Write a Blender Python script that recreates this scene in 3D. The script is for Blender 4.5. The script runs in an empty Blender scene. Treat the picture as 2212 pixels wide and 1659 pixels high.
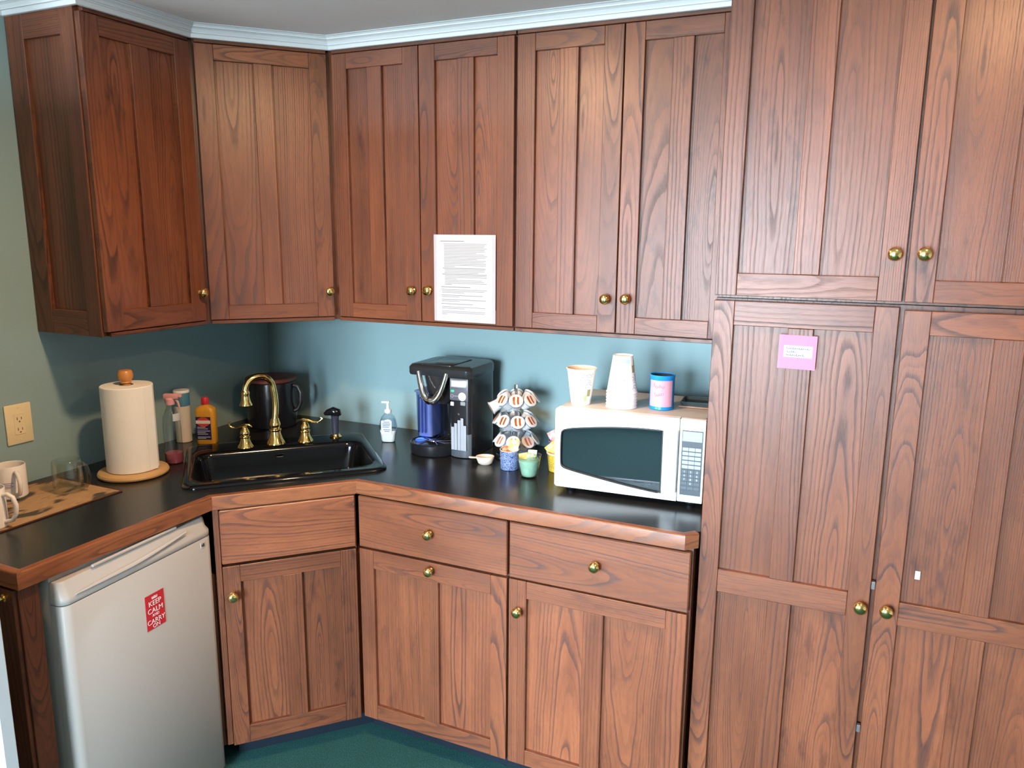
import bpy, bmesh, math, random
from mathutils import Vector, Matrix
from mathutils.geometry import tessellate_polygon
random.seed(7)
SC = bpy.context.scene
COL = SC.collection
PI = math.pi

# ------------------------------------------------------------------ camera
F_PX = 1662.82
cam_d = bpy.data.cameras.new('camera')
cam = bpy.data.objects.new('camera', cam_d); COL.objects.link(cam)
cam.location = (2.3304, -2.5787, 1.6887)
cam.rotation_euler = (1.3787, -0.0081, 0.4267)
cam_d.sensor_fit = 'HORIZONTAL'; cam_d.sensor_width = 36.0
cam_d.lens = F_PX * 36.0 / 2212.0
cam_d.clip_start = 0.02
SC.camera = cam
# ------------------------------------------------------------------ world, daylight, exposure
SC.view_settings.view_transform = 'Standard'
SC.view_settings.look = 'None'
SC.view_settings.gamma = 1.0
SC.view_settings.use_curve_mapping = False
SC.view_settings.exposure = 0.0
WORLD_STRENGTH = 122.0
CAN_W = 27.0
wd = bpy.data.worlds.new('daylight'); SC.world = wd; wd.use_nodes = True
bg = wd.node_tree.nodes['Background']
bg.inputs[1].default_value = WORLD_STRENGTH
# overcast sky above the horizon, darker ground below it
_wt = wd.node_tree
_tc = _wt.nodes.new('ShaderNodeTexCoord'); _sx = _wt.nodes.new('ShaderNodeSeparateXYZ'); _wt.links.new(_tc.outputs['Generated'], _sx.inputs[0])
_mr = _wt.nodes.new('ShaderNodeMapRange'); _mr.inputs[1].default_value = -0.10; _mr.inputs[2].default_value = 0.12
_wt.links.new(_sx.outputs[2], _mr.inputs[0])
_rp = _wt.nodes.new('ShaderNodeValToRGB'); _wt.links.new(_mr.outputs[0], _rp.inputs[0])
_rp.color_ramp.elements[0].color = (0.32, 0.37, 0.40, 1); _rp.color_ramp.elements[1].color = (0.67, 0.87, 1.06, 1)
_wt.links.new(_rp.outputs[0], bg.inputs[0])
CEIL = 2.333
FRONT_Y = -5.0
WIN = [(-2.3, -0.75, 0.30, 2.18), (0.85, 2.15, 0.30, 2.18)]      # x0, x1, z0, z1 of the windows in the wall behind the camera
for (x0, x1, z0, z1) in WIN:
    ld = bpy.data.lights.new('window_portal', 'AREA'); ld.shape = 'RECTANGLE'
    ld.size = x1 - x0; ld.size_y = z1 - z0
    ld.cycles.is_portal = True
    lo = bpy.data.objects.new('window_portal', ld); COL.objects.link(lo)
    lo.location = ((x0 + x1) / 2, FRONT_Y - 0.06, (z0 + z1) / 2)
    lo.rotation_euler = (PI / 2, 0, 0)          # shines towards +y
    lo.rotation_euler = (-PI / 2, 0, PI)
    lo.rotation_euler = Vector((0, 1, 0)).to_track_quat('-Z', 'Z').to_euler()

# ------------------------------------------------------------------ material helpers
def new_mat(name):
    m = bpy.data.materials.new(name); m.use_nodes = True
    nt = m.node_tree; nt.nodes.clear()
    out = nt.nodes.new('ShaderNodeOutputMaterial')
    b = nt.nodes.new('ShaderNodeBsdfPrincipled')
    nt.links.new(b.outputs[0], out.inputs[0])
    return m, nt, b, out

def setin(nt, sock, v):
    if hasattr(v, 'is_linked') or isinstance(v, bpy.types.NodeSocket): nt.links.new(v, sock)
    elif isinstance(v, (tuple, list)) and len(v) == 3 and sock.type == 'RGBA': sock.default_value = (*v, 1)
    else: sock.default_value = v

def M(nt, op, a, b=None, c=None, clamp=False):
    n = nt.nodes.new('ShaderNodeMath'); n.operation = op; n.use_clamp = clamp
    setin(nt, n.inputs[0], a)
    if b is not None: setin(nt, n.inputs[1], b)
    if c is not None: setin(nt, n.inputs[2], c)
    return n.outputs[0]

def XYZ(nt, x, y, z):
    n = nt.nodes.new('ShaderNodeCombineXYZ')
    for i, v in enumerate((x, y, z)): setin(nt, n.inputs[i], v)
    return n.outputs[0]

def NOISE(nt, vec, scale=1.0, detail=2.0, rough=0.5):
    n = nt.nodes.new('ShaderNodeTexNoise'); n.noise_dimensions = '3D'
    nt.links.new(vec, n.inputs['Vector']); n.inputs['Scale'].default_value = scale
    n.inputs['Detail'].default_value = detail; n.inputs['Roughness'].default_value = rough
    return n.outputs[0]

def RAMP(nt, fac, stops):
    n = nt.nodes.new('ShaderNodeValToRGB'); setin(nt, n.inputs[0], fac)
    e = n.color_ramp.elements
    while len(e) < len(stops): e.new(0.5)
    for i, (p, c) in enumerate(stops):
        e[i].position = p; e[i].color = (*c, 1) if len(c) == 3 else c
    return n.outputs[0]

def MIX(nt, fac, a, b, blend='MIX'):
    n = nt.nodes.new('ShaderNodeMix'); n.data_type = 'RGBA'; n.blend_type = blend
    setin(nt, n.inputs[0], fac); setin(nt, n.inputs[6], a); setin(nt, n.inputs[7], b)
    return n.outputs[2]

def OBJCO(nt):
    n = nt.nodes.new('ShaderNodeTexCoord'); return n.outputs['Object']

def BUMP(nt, b, h, strength=0.2, dist=0.001):
    n = nt.nodes.new('ShaderNodeBump'); n.inputs['Strength'].default_value = strength
    n.inputs['Distance'].default_value = dist
    nt.links.new(h, n.inputs['Height']); nt.links.new(n.outputs[0], b.inputs['Normal'])

def plain(name, col, rough=0.5, metal=0.0, spec=0.5, var=0.06, scale=30.0, coat=0.0, bump=0.0, trans=0.0, ior=1.45, emit=None, estr=0.0):
    """a procedural surface: one colour with a faint mottling of its own"""
    m, nt, b, out = new_mat(name)
    co = OBJCO(nt)
    n = NOISE(nt, co, scale, 3.0, 0.55)
    f = M(nt, 'MULTIPLY_ADD', n, var * 2, 1.0 - var)
    mul = nt.nodes.new('ShaderNodeVectorMath'); mul.operation = 'SCALE'
    mul.inputs[0].default_value = col; nt.links.new(f, mul.inputs['Scale'])
    nt.links.new(mul.outputs[0], b.inputs['Base Color'])
    b.inputs['Roughness'].default_value = rough; b.inputs['Metallic'].default_value = metal
    b.inputs['Specular IOR Level'].default_value = spec; b.inputs['Coat Weight'].default_value = coat
    b.inputs['IOR'].default_value = ior
    b.inputs['Transmission Weight'].default_value = trans
    if emit: b.inputs['Emission Color'].default_value = (*emit, 1); b.inputs['Emission Strength'].default_value = estr
    if bump: BUMP(nt, b, NOISE(nt, co, scale * 6, 2.0), bump, 0.001)
    return m

def oak(name, light, mid, dark, rough=0.36, coat=0.0):
    m, nt, b, out = new_mat(name)
    at = nt.nodes.new('ShaderNodeAttribute'); at.attribute_name = 'grain'
    ts = nt.nodes.new('ShaderNodeAttribute'); ts.attribute_name = 'board'
    sp = nt.nodes.new('ShaderNodeSeparateXYZ'); nt.links.new(at.outputs['Vector'], sp.inputs[0])
    st = nt.nodes.new('ShaderNodeSeparateXYZ'); nt.links.new(ts.outputs['Vector'], st.inputs[0])
    u, v, w = sp.outputs[0], sp.outputs[1], sp.outputs[2]
    seed, tone, spacing = st.outputs[0], st.outputs[1], st.outputs[2]
    s37 = M(nt, 'MULTIPLY', seed, 37.0)
    n1 = M(nt, 'SUBTRACT', NOISE(nt, XYZ(nt, M(nt, 'MULTIPLY', u, 3.2), M(nt, 'MULTIPLY', v, 9.0), s37), 1.0, 2.0), 0.5)
    n2 = M(nt, 'SUBTRACT', NOISE(nt, XYZ(nt, M(nt, 'MULTIPLY', u, 14.0), M(nt, 'MULTIPLY', v, 60.0), s37), 1.0, 2.0), 0.5)
    n3 = M(nt, 'SUBTRACT', NOISE(nt, XYZ(nt, M(nt, 'MULTIPLY', u, 1.1), M(nt, 'MULTIPLY', v, 2.0), M(nt, 'ADD', s37, 9.0)), 1.0, 1.0), 0.5)
    vv = M(nt, 'ADD', v, M(nt, 'MULTIPLY', n3, 0.035))
    ww = M(nt, 'ADD', w, M(nt, 'MULTIPLY', n1, 0.045))
    r = M(nt, 'SQRT', M(nt, 'ADD', M(nt, 'MULTIPLY', vv, vv), M(nt, 'MULTIPLY', ww, ww)))
    r = M(nt, 'ADD', r, M(nt, 'MULTIPLY', n2, 0.0030))
    ph = M(nt, 'DIVIDE', r, spacing)
    ring = M(nt, 'FRACT', ph)
    idn = M(nt, 'FLOOR', ph)
    wn = nt.nodes.new('ShaderNodeTexWhiteNoise'); wn.noise_dimensions = '2D'
    nt.links.new(XYZ(nt, idn, s37, 0.0), wn.inputs[0])
    per = wn.outputs[0]                                   # each ring has its own strength
    early = RAMP(nt, ring, [(0.0, (0, 0, 0)), (0.07, (1, 1, 1)), (0.26, (0.75,) * 3), (0.52, (0.08,) * 3), (1.0, (0, 0, 0))])
    early = M(nt, 'MULTIPLY', early, M(nt, 'MULTIPLY_ADD', M(nt, 'POWER', per, 1.6), 1.15, 0.12), clamp=True)
    # open pores drawn out along the grain
    pn = NOISE(nt, XYZ(nt, M(nt, 'MULTIPLY', u, 38.0), M(nt, 'MULTIPLY', v, 1100.0), s37), 1.0, 1.0)
    pore = RAMP(nt, pn, [(0.50, (0, 0, 0)), (0.64, (1, 1, 1))])
    pore = M(nt, 'MULTIPLY', pore, M(nt, 'MULTIPLY_ADD', early, 0.5, 0.22))
    bl = NOISE(nt, XYZ(nt, M(nt, 'MULTIPLY', u, 3.0), M(nt, 'MULTIPLY', v, 16.0), M(nt, 'ADD', s37, 3.0)), 1.0, 3.0, 0.6)
    stain = RAMP(nt, bl, [(0.30, (0, 0, 0)), (0.72, (1, 1, 1))])
    sm = NOISE(nt, XYZ(nt, M(nt, 'MULTIPLY', u, 10.0), M(nt, 'MULTIPLY', v, 30.0), M(nt, 'ADD', s37, 17.0)), 1.0, 3.0, 0.6)
    smudge = M(nt, 'MULTIPLY', RAMP(nt, sm, [(.56, (0, 0, 0)), (.74, (1, 1, 1))]), M(nt, 'MULTIPLY', M(nt, 'FRACT', M(nt, 'MULTIPLY', seed, 7.3)), 0.75))
    c = MIX(nt, stain, light, mid)
    c = MIX(nt, M(nt, 'MULTIPLY', early, 0.72), c, dark)
    c = MIX(nt, smudge, c, dark)
    c = MIX(nt, pore, c, dark)
    c2 = nt.nodes.new('ShaderNodeVectorMath'); c2.operation = 'SCALE'
    nt.links.new(c, c2.inputs[0]); nt.links.new(tone, c2.inputs['Scale'])
    nt.links.new(c2.outputs[0], b.inputs['Base Color'])
    rr = M(nt, 'MULTIPLY_ADD', early, 0.10, rough)
    nt.links.new(rr, b.inputs['Roughness'])
    b.inputs['Specular IOR Level'].default_value = 0.5
    b.inputs['Coat Weight'].default_value = coat; b.inputs['Coat Roughness'].default_value = 0.28
    h = M(nt, 'SUBTRACT', 1.0, M(nt, 'ADD', M(nt, 'MULTIPLY', early, 0.5), pore))
    BUMP(nt, b, h, 0.25, 0.0006)
    return m

OAK = oak('oak_stained', (0.200, 0.064, 0.0260), (0.120, 0.037, 0.0160), (0.033, 0.0115, 0.0085))
OAK_EDGE = oak('oak_edge_trim', (0.27, 0.095, 0.036), (0.18, 0.058, 0.024), (0.07, 0.025, 0.013), 0.3)
CARCASS = plain('cabinet_carcass', (0.055, 0.022, 0.013), 0.5, var=0.15, scale=12)
BRASS = plain('polished_brass', (0.86, 0.60, 0.22), 0.13, 1.0, var=0.04)
CHROME = plain('chrome', (0.75, 0.75, 0.77), 0.10, 1.0, var=0.03)
LAMINATE = plain('black_laminate', (0.013, 0.0125, 0.0125), 0.24, spec=0.5, var=0.25, scale=180)
SINKM = plain('black_enamel', (0.004, 0.004, 0.0045), 0.10, spec=0.32, var=0.1)
BLACKP = plain('black_plastic', (0.010, 0.010, 0.012), 0.28, var=0.1)
GLOSSBLACK = plain('gloss_black', (0.006, 0.006, 0.008), 0.08, var=0.1)
GREYP = plain('dark_grey_plastic', (0.075, 0.085, 0.10), 0.35)
WHITEP = plain('white_plastic', (0.80, 0.80, 0.78), 0.35, var=0.03)
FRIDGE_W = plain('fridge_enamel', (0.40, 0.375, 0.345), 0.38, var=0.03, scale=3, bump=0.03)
CREAM = plain('cream_plastic', (0.72, 0.60, 0.36), 0.4, var=0.04)
PAPER = plain('paper', (0.45, 0.46, 0.49), 0.8, var=0.02)
INK = plain('ink', (0.15, 0.15, 0.16), 0.7)
INKD = plain('ink_dark', (0.03, 0.03, 0.035), 0.7)
ROOMM = plain('beige_room_paint', (0.55, 0.53, 0.49), 0.7, var=0.03, scale=4)
WALLM = plain('teal_wall_paint', (0.240, 0.350, 0.355), 0.55, var=0.03, scale=4, bump=0.05)
CEILM = plain('ceiling_paint', (0.60, 0.59, 0.58), 0.85, var=0.03, scale=6, bump=0.08)
TRIMM = plain('white_trim_paint', (0.55, 0.585, 0.60), 0.4, var=0.02)
NAVY = plain('navy_vinyl', (0.011, 0.015, 0.022), 0.3, var=0.2)

def carpet():
    m, nt, b, out = new_mat('green_carpet')
    co = OBJCO(nt)
    n = NOISE(nt, co, 260.0, 3.0, 0.7); n2 = NOISE(nt, co, 9.0, 3.0, 0.6)
    c = RAMP(nt, n, [(0.3, (0.008, 0.040, 0.038)), (0.7, (0.045, 0.145, 0.135))])
    c = MIX(nt, M(nt, 'MULTIPLY', n2, 0.5), c, (0.012, 0.045, 0.04))
    nt.links.new(c, b.inputs['Base Color']); b.inputs['Roughness'].default_value = 0.95
    b.inputs['Specular IOR Level'].default_value = 0.1
    BUMP(nt, b, n, 0.8, 0.004)
    return m
CARPET = carpet()

def glassy(name, tint=(1, 1, 1), amount=0.88, rough=0.03):
    """thin clear sheet: see-through plus a Fresnel shine"""
    m = bpy.data.materials.new(name); m.use_nodes = True; nt = m.node_tree; nt.nodes.clear()
    out = nt.nodes.new('ShaderNodeOutputMaterial')
    t = nt.nodes.new('ShaderNodeBsdfTransparent'); g = nt.nodes.new('ShaderNodeBsdfGlossy')
    n = NOISE(nt, OBJCO(nt), 20.0, 1.0)
    t.inputs[0].default_value = (*[c * amount for c in tint], 1)
    nt.links.new(M(nt, 'MULTIPLY_ADD', n, 0.02, rough), g.inputs['Roughness'])
    fr = nt.nodes.new('ShaderNodeLayerWeight'); fr.inputs[0].default_value = 0.25
    mx = nt.nodes.new('ShaderNodeMixShader')
    nt.links.new(M(nt, 'MULTIPLY_ADD', fr.outputs['Facing'], 0.55, 0.05), mx.inputs[0])
    nt.links.new(t.outputs[0], mx.inputs[1]); nt.links.new(g.outputs[0], mx.inputs[2])
    nt.links.new(mx.outputs[0], out.inputs[0])
    return m
GLASS = glassy('clear_glass', (0.95, 0.98, 0.97), 0.96)
PANEGLASS = glassy('window_glass', (1, 1, 1), 0.95)
CLEARP = glassy('clear_plastic', (0.93, 0.97, 1.0), 0.97, 0.08)
BLUETANK = glassy('blue_tank', (0.72, 0.78, 0.97), 0.92, 0.08)

# ------------------------------------------------------------------ mesh helpers
def org(o):
    v = Vector((0, 0, 0))
    while o is not None:
        v = v + Vector(o.location); o = o.parent
    return v

class MB:
    """collects shapes in one bmesh; world coordinates unless the parent is built locally"""
    def __init__(s): s.bm = bmesh.new()
    def add(s, verts, faces):
        vs = [s.bm.verts.new(v) for v in verts]
        for f in faces:
            try: s.bm.faces.new([vs[i] for i in f])
            except ValueError: pass
        return vs
    def box(s, x0, x1, y0, y1, z0, z1, bev=0.0, seg=1, mat=None):
        b = bmesh.new(); bmesh.ops.create_cube(b, size=1.0)
        for v in b.verts:
            v.co = Vector(((x0 + x1) / 2 + v.co.x * (x1 - x0), (y0 + y1) / 2 + v.co.y * (y1 - y0), (z0 + z1) / 2 + v.co.z * (z1 - z0)))
        if bev: bmesh.ops.bevel(b, geom=list(b.edges), offset=bev, segments=seg, affect='EDGES', profile=0.5)
        if mat is not None: bmesh.ops.transform(b, matrix=mat, verts=b.verts)
        s.merge(b); return s
    def merge(s, b):
        me = bpy.data.meshes.new('tmp'); b.to_mesh(me); b.free(); s.bm.from_mesh(me); bpy.data.meshes.remove(me)
    def lathe(s, prof, seg=32, mat=None, cap=True, a0=0.0, a1=2 * PI, sy=1.0):
        """prof: list of (radius, height); closed at radius 0"""
        rings = []; full = abs(a1 - a0 - 2 * PI) < 1e-6
        n = seg if full else seg + 1
        T = mat or Matrix.Identity(4)
        for (r, z) in prof:
            if r < 1e-7: rings.append([s.bm.verts.new(T @ Vector((0, 0, z)))])
            else: rings.append([s.bm.verts.new(T @ Vector((r * math.cos(a0 + (a1 - a0) * i / seg), sy * r * math.sin(a0 + (a1 - a0) * i / seg), z))) for i in range(n)])
        for a, b in zip(rings, rings[1:]):
            k = n if full else n - 1
            for i in range(k):
                j = (i + 1) % n
                if len(a) == 1 and len(b) == 1: continue
                if len(a) == 1: f = [a[0], b[i], b[j]]
                elif len(b) == 1: f = [a[i], a[j], b[0]]
                else: f = [a[i], a[j], b[j], b[i]]
                try: s.bm.faces.new(f)
                except ValueError: pass
        return s
    def tube(s, pts, rad, seg=10, cap=True, closed=False):
        pts = [Vector(p) for p in pts]; n = len(pts)
        rads = rad if isinstance(rad, (list, tuple)) else [rad] * n
        rings = []; up = None
        for i, p in enumerate(pts):
            if closed: t = (pts[(i + 1) % n] - pts[i - 1])
            else: t = pts[min(i + 1, n - 1)] - pts[max(i - 1, 0)]
            t.normalize()
            if up is None:
                up = Vector((0, 0, 1)) if abs(t.z) < 0.9 else Vector((1, 0, 0))
            a = (up - t * up.dot(t)).normalized(); bb = t.cross(a); up = a
            rings.append([s.bm.verts.new(p + (a * math.cos(2 * PI * k / seg) + bb * math.sin(2 * PI * k / seg)) * rads[i]) for k in range(seg)])
        pairs = list(zip(rings, rings[1:])) + ([(rings[-1], rings[0])] if closed else [])
        for a, b in pairs:
            for k in range(seg):
                j = (k + 1) % seg
                s.bm.faces.new([a[k], a[j], b[j], b[k]])
        if cap and not closed:
            s.bm.faces.new(rings[0][::-1]); s.bm.faces.new(rings[-1])
        return s
    def loft(s, loops, cap0=False, cap1=False):
        rings = [[s.bm.verts.new(p) for p in L] for L in loops]
        n = len(rings[0])
        for a, b in zip(rings, rings[1:]):
            for k in range(n):
                j = (k + 1) % n
                s.bm.faces.new([a[k], a[j], b[j], b[k]])
        if cap0: s.bm.faces.new(rings[0][::-1])
        if cap1: s.bm.faces.new(rings[-1])
        return s
    def prism(s, poly, z0, z1, bev=0.0):
        b = bmesh.new()
        lo = [b.verts.new((x, y, z0)) for x, y in poly]; hi = [b.verts.new((x, y, z1)) for x, y in poly]
        n = len(poly); b.faces.new(lo[::-1]); b.faces.new(hi)
        for i in range(n):
            j = (i + 1) % n; b.faces.new([lo[i], lo[j], hi[j], hi[i]])
        if bev: bmesh.ops.bevel(b, geom=list(b.edges), offset=bev, segments=2, affect='EDGES', profile=0.5)
        s.merge(b); return s
    def hole_slab(s, outer, holes, z0, z1):
        loops = [outer] + holes
        allp = [p for L in loops for p in L]
        tri = tessellate_polygon([[Vector((x, y, 0)) for x, y in L] for L in loops])
        lo = [s.bm.verts.new((x, y, z0)) for x, y in allp]; hi = [s.bm.verts.new((x, y, z1)) for x, y in allp]
        for t in tri:
            for ring, rev in ((hi, False), (lo, True)):
                try: s.bm.faces.new([ring[i] for i in (t[::-1] if rev else t)])
                except ValueError: pass
        k = 0
        for L in loops:
            n = len(L)
            for i in range(n):
                j = (i + 1) % n; s.bm.faces.new([lo[k + i], lo[k + j], hi[k + j], hi[k + i]])
            k += n
        return s
    def build(s, name, mat, parent=None, smooth=True, local=False, angle=35, xf=None):
        bm = s.bm
        bmesh.ops.remove_doubles(bm, verts=bm.verts, dist=1e-6)
        bmesh.ops.recalc_face_normals(bm, faces=bm.faces)
        if xf is not None: bmesh.ops.transform(bm, matrix=xf, verts=bm.verts)
        if parent is not None and not local:
            o0 = org(parent); bmesh.ops.translate(bm, vec=-o0, verts=bm.verts)
        me = bpy.data.meshes.new(name); bm.to_mesh(me); bm.free()
        return link(name, me, mat, parent, smooth, angle)

def link(name, me, mat, parent=None, smooth=True, angle=35):
    if mat is not None: me.materials.append(mat)
    if smooth:
        me.polygons.foreach_set('use_smooth', [True] * len(me.polygons))
        me.set_sharp_from_angle(angle=math.radians(angle))
    o = bpy.data.objects.new(name, me); COL.objects.link(o)
    if parent is not None: o.parent = parent
    return o

def tag(o, label, cat, group=None, kind=None):
    o['label'] = label; o['category'] = cat
    if group: o['group'] = group
    if kind: o['kind'] = kind
    return o

def thing(name, label, cat, loc=(0, 0, 0), rz=0.0, group=None):
    o = bpy.data.objects.new(name, None); COL.objects.link(o)
    o.empty_display_size = 0.05
    o.location = loc; o.rotation_euler = (0, 0, rz)
    return tag(o, label, cat, group)

def dup(root, loc, rot=(0, 0, 0), label=None):
    r = root.copy(); COL.objects.link(r); r.location = loc; r.rotation_euler = rot
    if label: r['label'] = label
    for ch in list(root.children):
        c = ch.copy(); COL.objects.link(c); c.parent = r
        for g in list(ch.children):
            d = g.copy(); COL.objects.link(d); d.parent = c
    return r

def text_mesh(txt, size, align='CENTER', shear=0.0):
    cu = bpy.data.curves.new('t', 'FONT'); cu.body = txt; cu.size = size; cu.align_x = align; cu.shear = shear
    cu.extrude = 0.0002; cu.resolution_u = 3
    o = bpy.data.objects.new('t', cu); COL.objects.link(o)
    dg = bpy.context.evaluated_depsgraph_get(); dg.update()
    me = bpy.data.meshes.new_from_object(o.evaluated_get(dg))
    bpy.data.objects.remove(o); bpy.data.curves.remove(cu)
    return me

class Face:
    """an upright face: origin O (x, y), direction S along it; N is its outward normal"""
    def __init__(s, O, S):
        s.O = Vector((O[0], O[1], 0)); s.S = Vector((S[0], S[1], 0)).normalized(); s.N = Vector((s.S.y, -s.S.x, 0))
    def P(s, a, z, d=0.0): return s.O + s.S * a + s.N * d + Vector((0, 0, z))
    def mat(s):
        # local x = along, local y = outward, local z = up
        m = Matrix.Identity(4)
        for i in range(3):
            m[i][0] = s.S[i]; m[i][1] = s.N[i]; m[i][2] = (0, 0, 1)[i]; m[i][3] = s.O[i]
        return m
    def textmat(s, a, z, d):
        # local x = along, local y = up, local z = outward
        m = Matrix.Identity(4); p = s.P(a, z, d)
        for i in range(3):
            m[i][0] = s.S[i]; m[i][1] = (0, 0, 1)[i]; m[i][2] = s.N[i]; m[i][3] = p[i]
        return m

TONE = [1.0]
def grain_attr(me, ax_u, ax_v, ax_w, rift=None, tone=None, spacing=None, centre=None):
    """writes where each vertex lies in the log its board was sawn from: along, across, depth"""
    n = len(me.vertices)
    co = [v.co for v in me.vertices]
    us = [c.dot(ax_u) for c in co]; vs = [c.dot(ax_v) for c in co]; ws = [c.dot(ax_w) for c in co]
    uc = (min(us) + max(us)) / 2; vc = (min(vs) + max(vs)) / 2; wc = max(ws)
    wd_ = max(vs) - min(vs); ln = max(us) - min(us)
    rift = random.random() < 0.30 if rift is None else rift
    if rift: off = random.choice((-1, 1)) * random.uniform(0.09, 0.20); d0 = random.uniform(0.02, 0.08); k = random.uniform(-0.02, 0.02)
    else: off = random.uniform(-0.35, 0.35) * wd_; d0 = random.uniform(0.0, 0.045); k = random.choice((-1, 1)) * random.uniform(0.05, 0.11)
    if centre is not None: off = centre
    u0 = random.uniform(-0.45, 0.45) * ln
    sd = random.random(); tn = random.uniform(0.86, 1.13) * TONE[0] if tone is None else tone
    spc = random.choice((random.uniform(0.0045, 0.007), random.uniform(0.008, 0.014))) if spacing is None else spacing
    g = me.attributes.new('grain', 'FLOAT_VECTOR', 'POINT'); b = me.attributes.new('board', 'FLOAT_VECTOR', 'POINT')
    buf = []; bb = []
    shift = random.uniform(0, 20)
    for i in range(n):
        u = us[i] - uc; buf += [u + shift, vs[i] - vc + off, d0 + (wc - ws[i]) + k * (u - u0)]
        bb += [sd, tn, spc]
    g.data.foreach_set('vector', buf); b.data.foreach_set('vector', bb)

def board_mb(F, a0, a1, z0, z1, d0, d1, bev=0.0012):
    m = MB(); m.box(a0, a1, d0, d1, z0, z1, bev, 1, F.mat()); return m

def board(name, F, a0, a1, z0, z1, d0, d1, parent, along='z', bev=0.0012, mat=None, **kw):
    o = board_mb(F, a0, a1, z0, z1, d0, d1, bev).build(name, mat or OAK, parent, smooth=False)
    if along == 'z': grain_attr(o.data, Vector((0, 0, 1)), F.S, F.N, **kw)
    else: grain_attr(o.data, F.S, Vector((0, 0, 1)), F.N, **kw)
    return o

KNOB = [(0.0, 0.0), (0.0085, 0.0), (0.0085, 0.002), (0.0055, 0.004), (0.005, 0.011), (0.008, 0.0135), (0.0135, 0.016), (0.0158, 0.020), (0.0152, 0.0245), (0.0118, 0.0285), (0.006, 0.0305), (0.0, 0.031)]
def knob(F, a, z, parent, d=0.0, s=1.0):
    m = MB(); m.lathe([(r * s, h * s) for r, h in KNOB], 24, F.textmat(a, z, d))
    return m.build('knob', BRASS, parent)

T = 0.020      # door thickness
REC = 0.0135    # how far the flat panels lie behind the frame
def door(F, a0, a1, z0, z1, root, stile=0.058, rail=0.050, rail_b=None, mull=0.058, kn=None, midrail=None, tone=None):
    rail_b = rail_b or rail
    m = board_mb(F, a0, a0 + stile, z0, z1, -T, 0); m2 = board_mb(F, a1 - stile, a1, z0, z1, -T, 0)
    d = m.build('door', OAK, root, smooth=False); grain_attr(d.data, Vector((0, 0, 1)), F.S, F.N, rift=random.random() < 0.55, tone=tone)
    # second stile is its own board: join its data after both have their grain
    d2 = m2.build('stile', OAK, d, smooth=False); grain_attr(d2.data, Vector((0, 0, 1)), F.S, F.N, rift=random.random() < 0.55, tone=tone)
    i0, i1 = a0 + stile, a1 - stile
    board('rail', F, i0 + .0003, i1 - .0003, z1 - rail, z1, -T, -0.0004, d, 'x')
    board('rail', F, i0 + .0003, i1 - .0003, z0, z0 + rail_b, -T, -0.0004, d, 'x')
    spans = [(z0 + rail_b, z1 - rail)]
    if midrail:
        board('rail', F, i0 + .0003, i1 - .0003, midrail[0], midrail[1], -T, -0.0004, d, 'x')
        spans = [(z0 + rail_b, midrail[0]), (midrail[1], z1 - rail)]
    c = (i0 + i1) / 2
    for (s0, s1) in spans:
        board('mullion', F, c - mull / 2, c + mull / 2, s0 + .0003, s1 - .0003, -T, -0.0006, d, 'z', rift=True)
        board('panel', F, i0, c - mull / 2, s0, s1, -T, -REC, d, 'z', bev=0)
        board('panel', F, c + mull / 2, i1, s0, s1, -T, -REC, d, 'z', bev=0)
    if kn: knob(F, kn[0], kn[1], d)
    return d

def drawer(F, a0, a1, z0, z1, root, kn=None, name='drawer', **kw):
    d = board(name, F, a0, a1, z0, z1, -T, 0, root, 'x', bev=0.003, **kw)
    if kn: knob(F, kn[0], kn[1], d)
    return d

# ------------------------------------------------------------------ room shell
def struct(name, mb, mat, label, cat, smooth=False):
    o = mb.build(name, mat, None, smooth); return tag(o, label, cat, kind='structure')

XL, XR = -3.2, 4.6
m = MB(); m.box(XL - .1, XR + .1, FRONT_Y - .1, 0.1, -0.05, 0.0)
struct('floor', m, CARPET, 'dark green low pile carpet covering the floor', 'floor')
m = MB(); m.box(XL - .1, XR + .1, FRONT_Y - .1, 0.1, CEIL, CEIL + 0.05)
struct('ceiling', m, CEILM, 'flat grey white painted ceiling above the cabinets', 'ceiling')
m = MB(); m.box(-0.1, XR + .1, 0.0, 0.1, 0, CEIL)
struct('wall_back', m, WALLM, 'teal painted wall behind the coffee maker and microwave', 'wall')
m = MB(); m.box(-0.1, 0.0, -1.63, 0.0, 0, CEIL)
struct('wall_left', m, WALLM, 'teal painted side wall with the cream outlet', 'wall')
m = MB(); m.box(XL, -0.1, -1.63, -1.53, 0, CEIL)
struct('wall_side', m, ROOMM, 'beige painted return wall beyond the white door', 'wall')
m = MB(); m.box(XL - .1, XL, FRONT_Y, -1.53, 0, CEIL)
struct('wall_far', m, ROOMM, 'beige painted end wall of the adjoining space', 'wall')
m = MB(); m.box(XR, XR + .1, FRONT_Y, 0.0, 0, CEIL)
struct('wall_right', m, ROOMM, 'beige painted wall past the tall pantry', 'wall')
m = MB()
xs = [XL - .1] + [v for w in WIN for v in (w[0], w[1])] + [XR + .1]
for i in range(0, len(xs), 2): m.box(xs[i], xs[i + 1], FRONT_Y - .1, FRONT_Y, 0, CEIL)
for (x0, x1, z0, z1) in WIN:
    m.box(x0, x1, FRONT_Y - .1, FRONT_Y, 0, z0); m.box(x0, x1, FRONT_Y - .1, FRONT_Y, z1, CEIL)
struct('wall_front', m, ROOMM, 'beige painted wall with two windows facing the kitchenette', 'wall')
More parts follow.
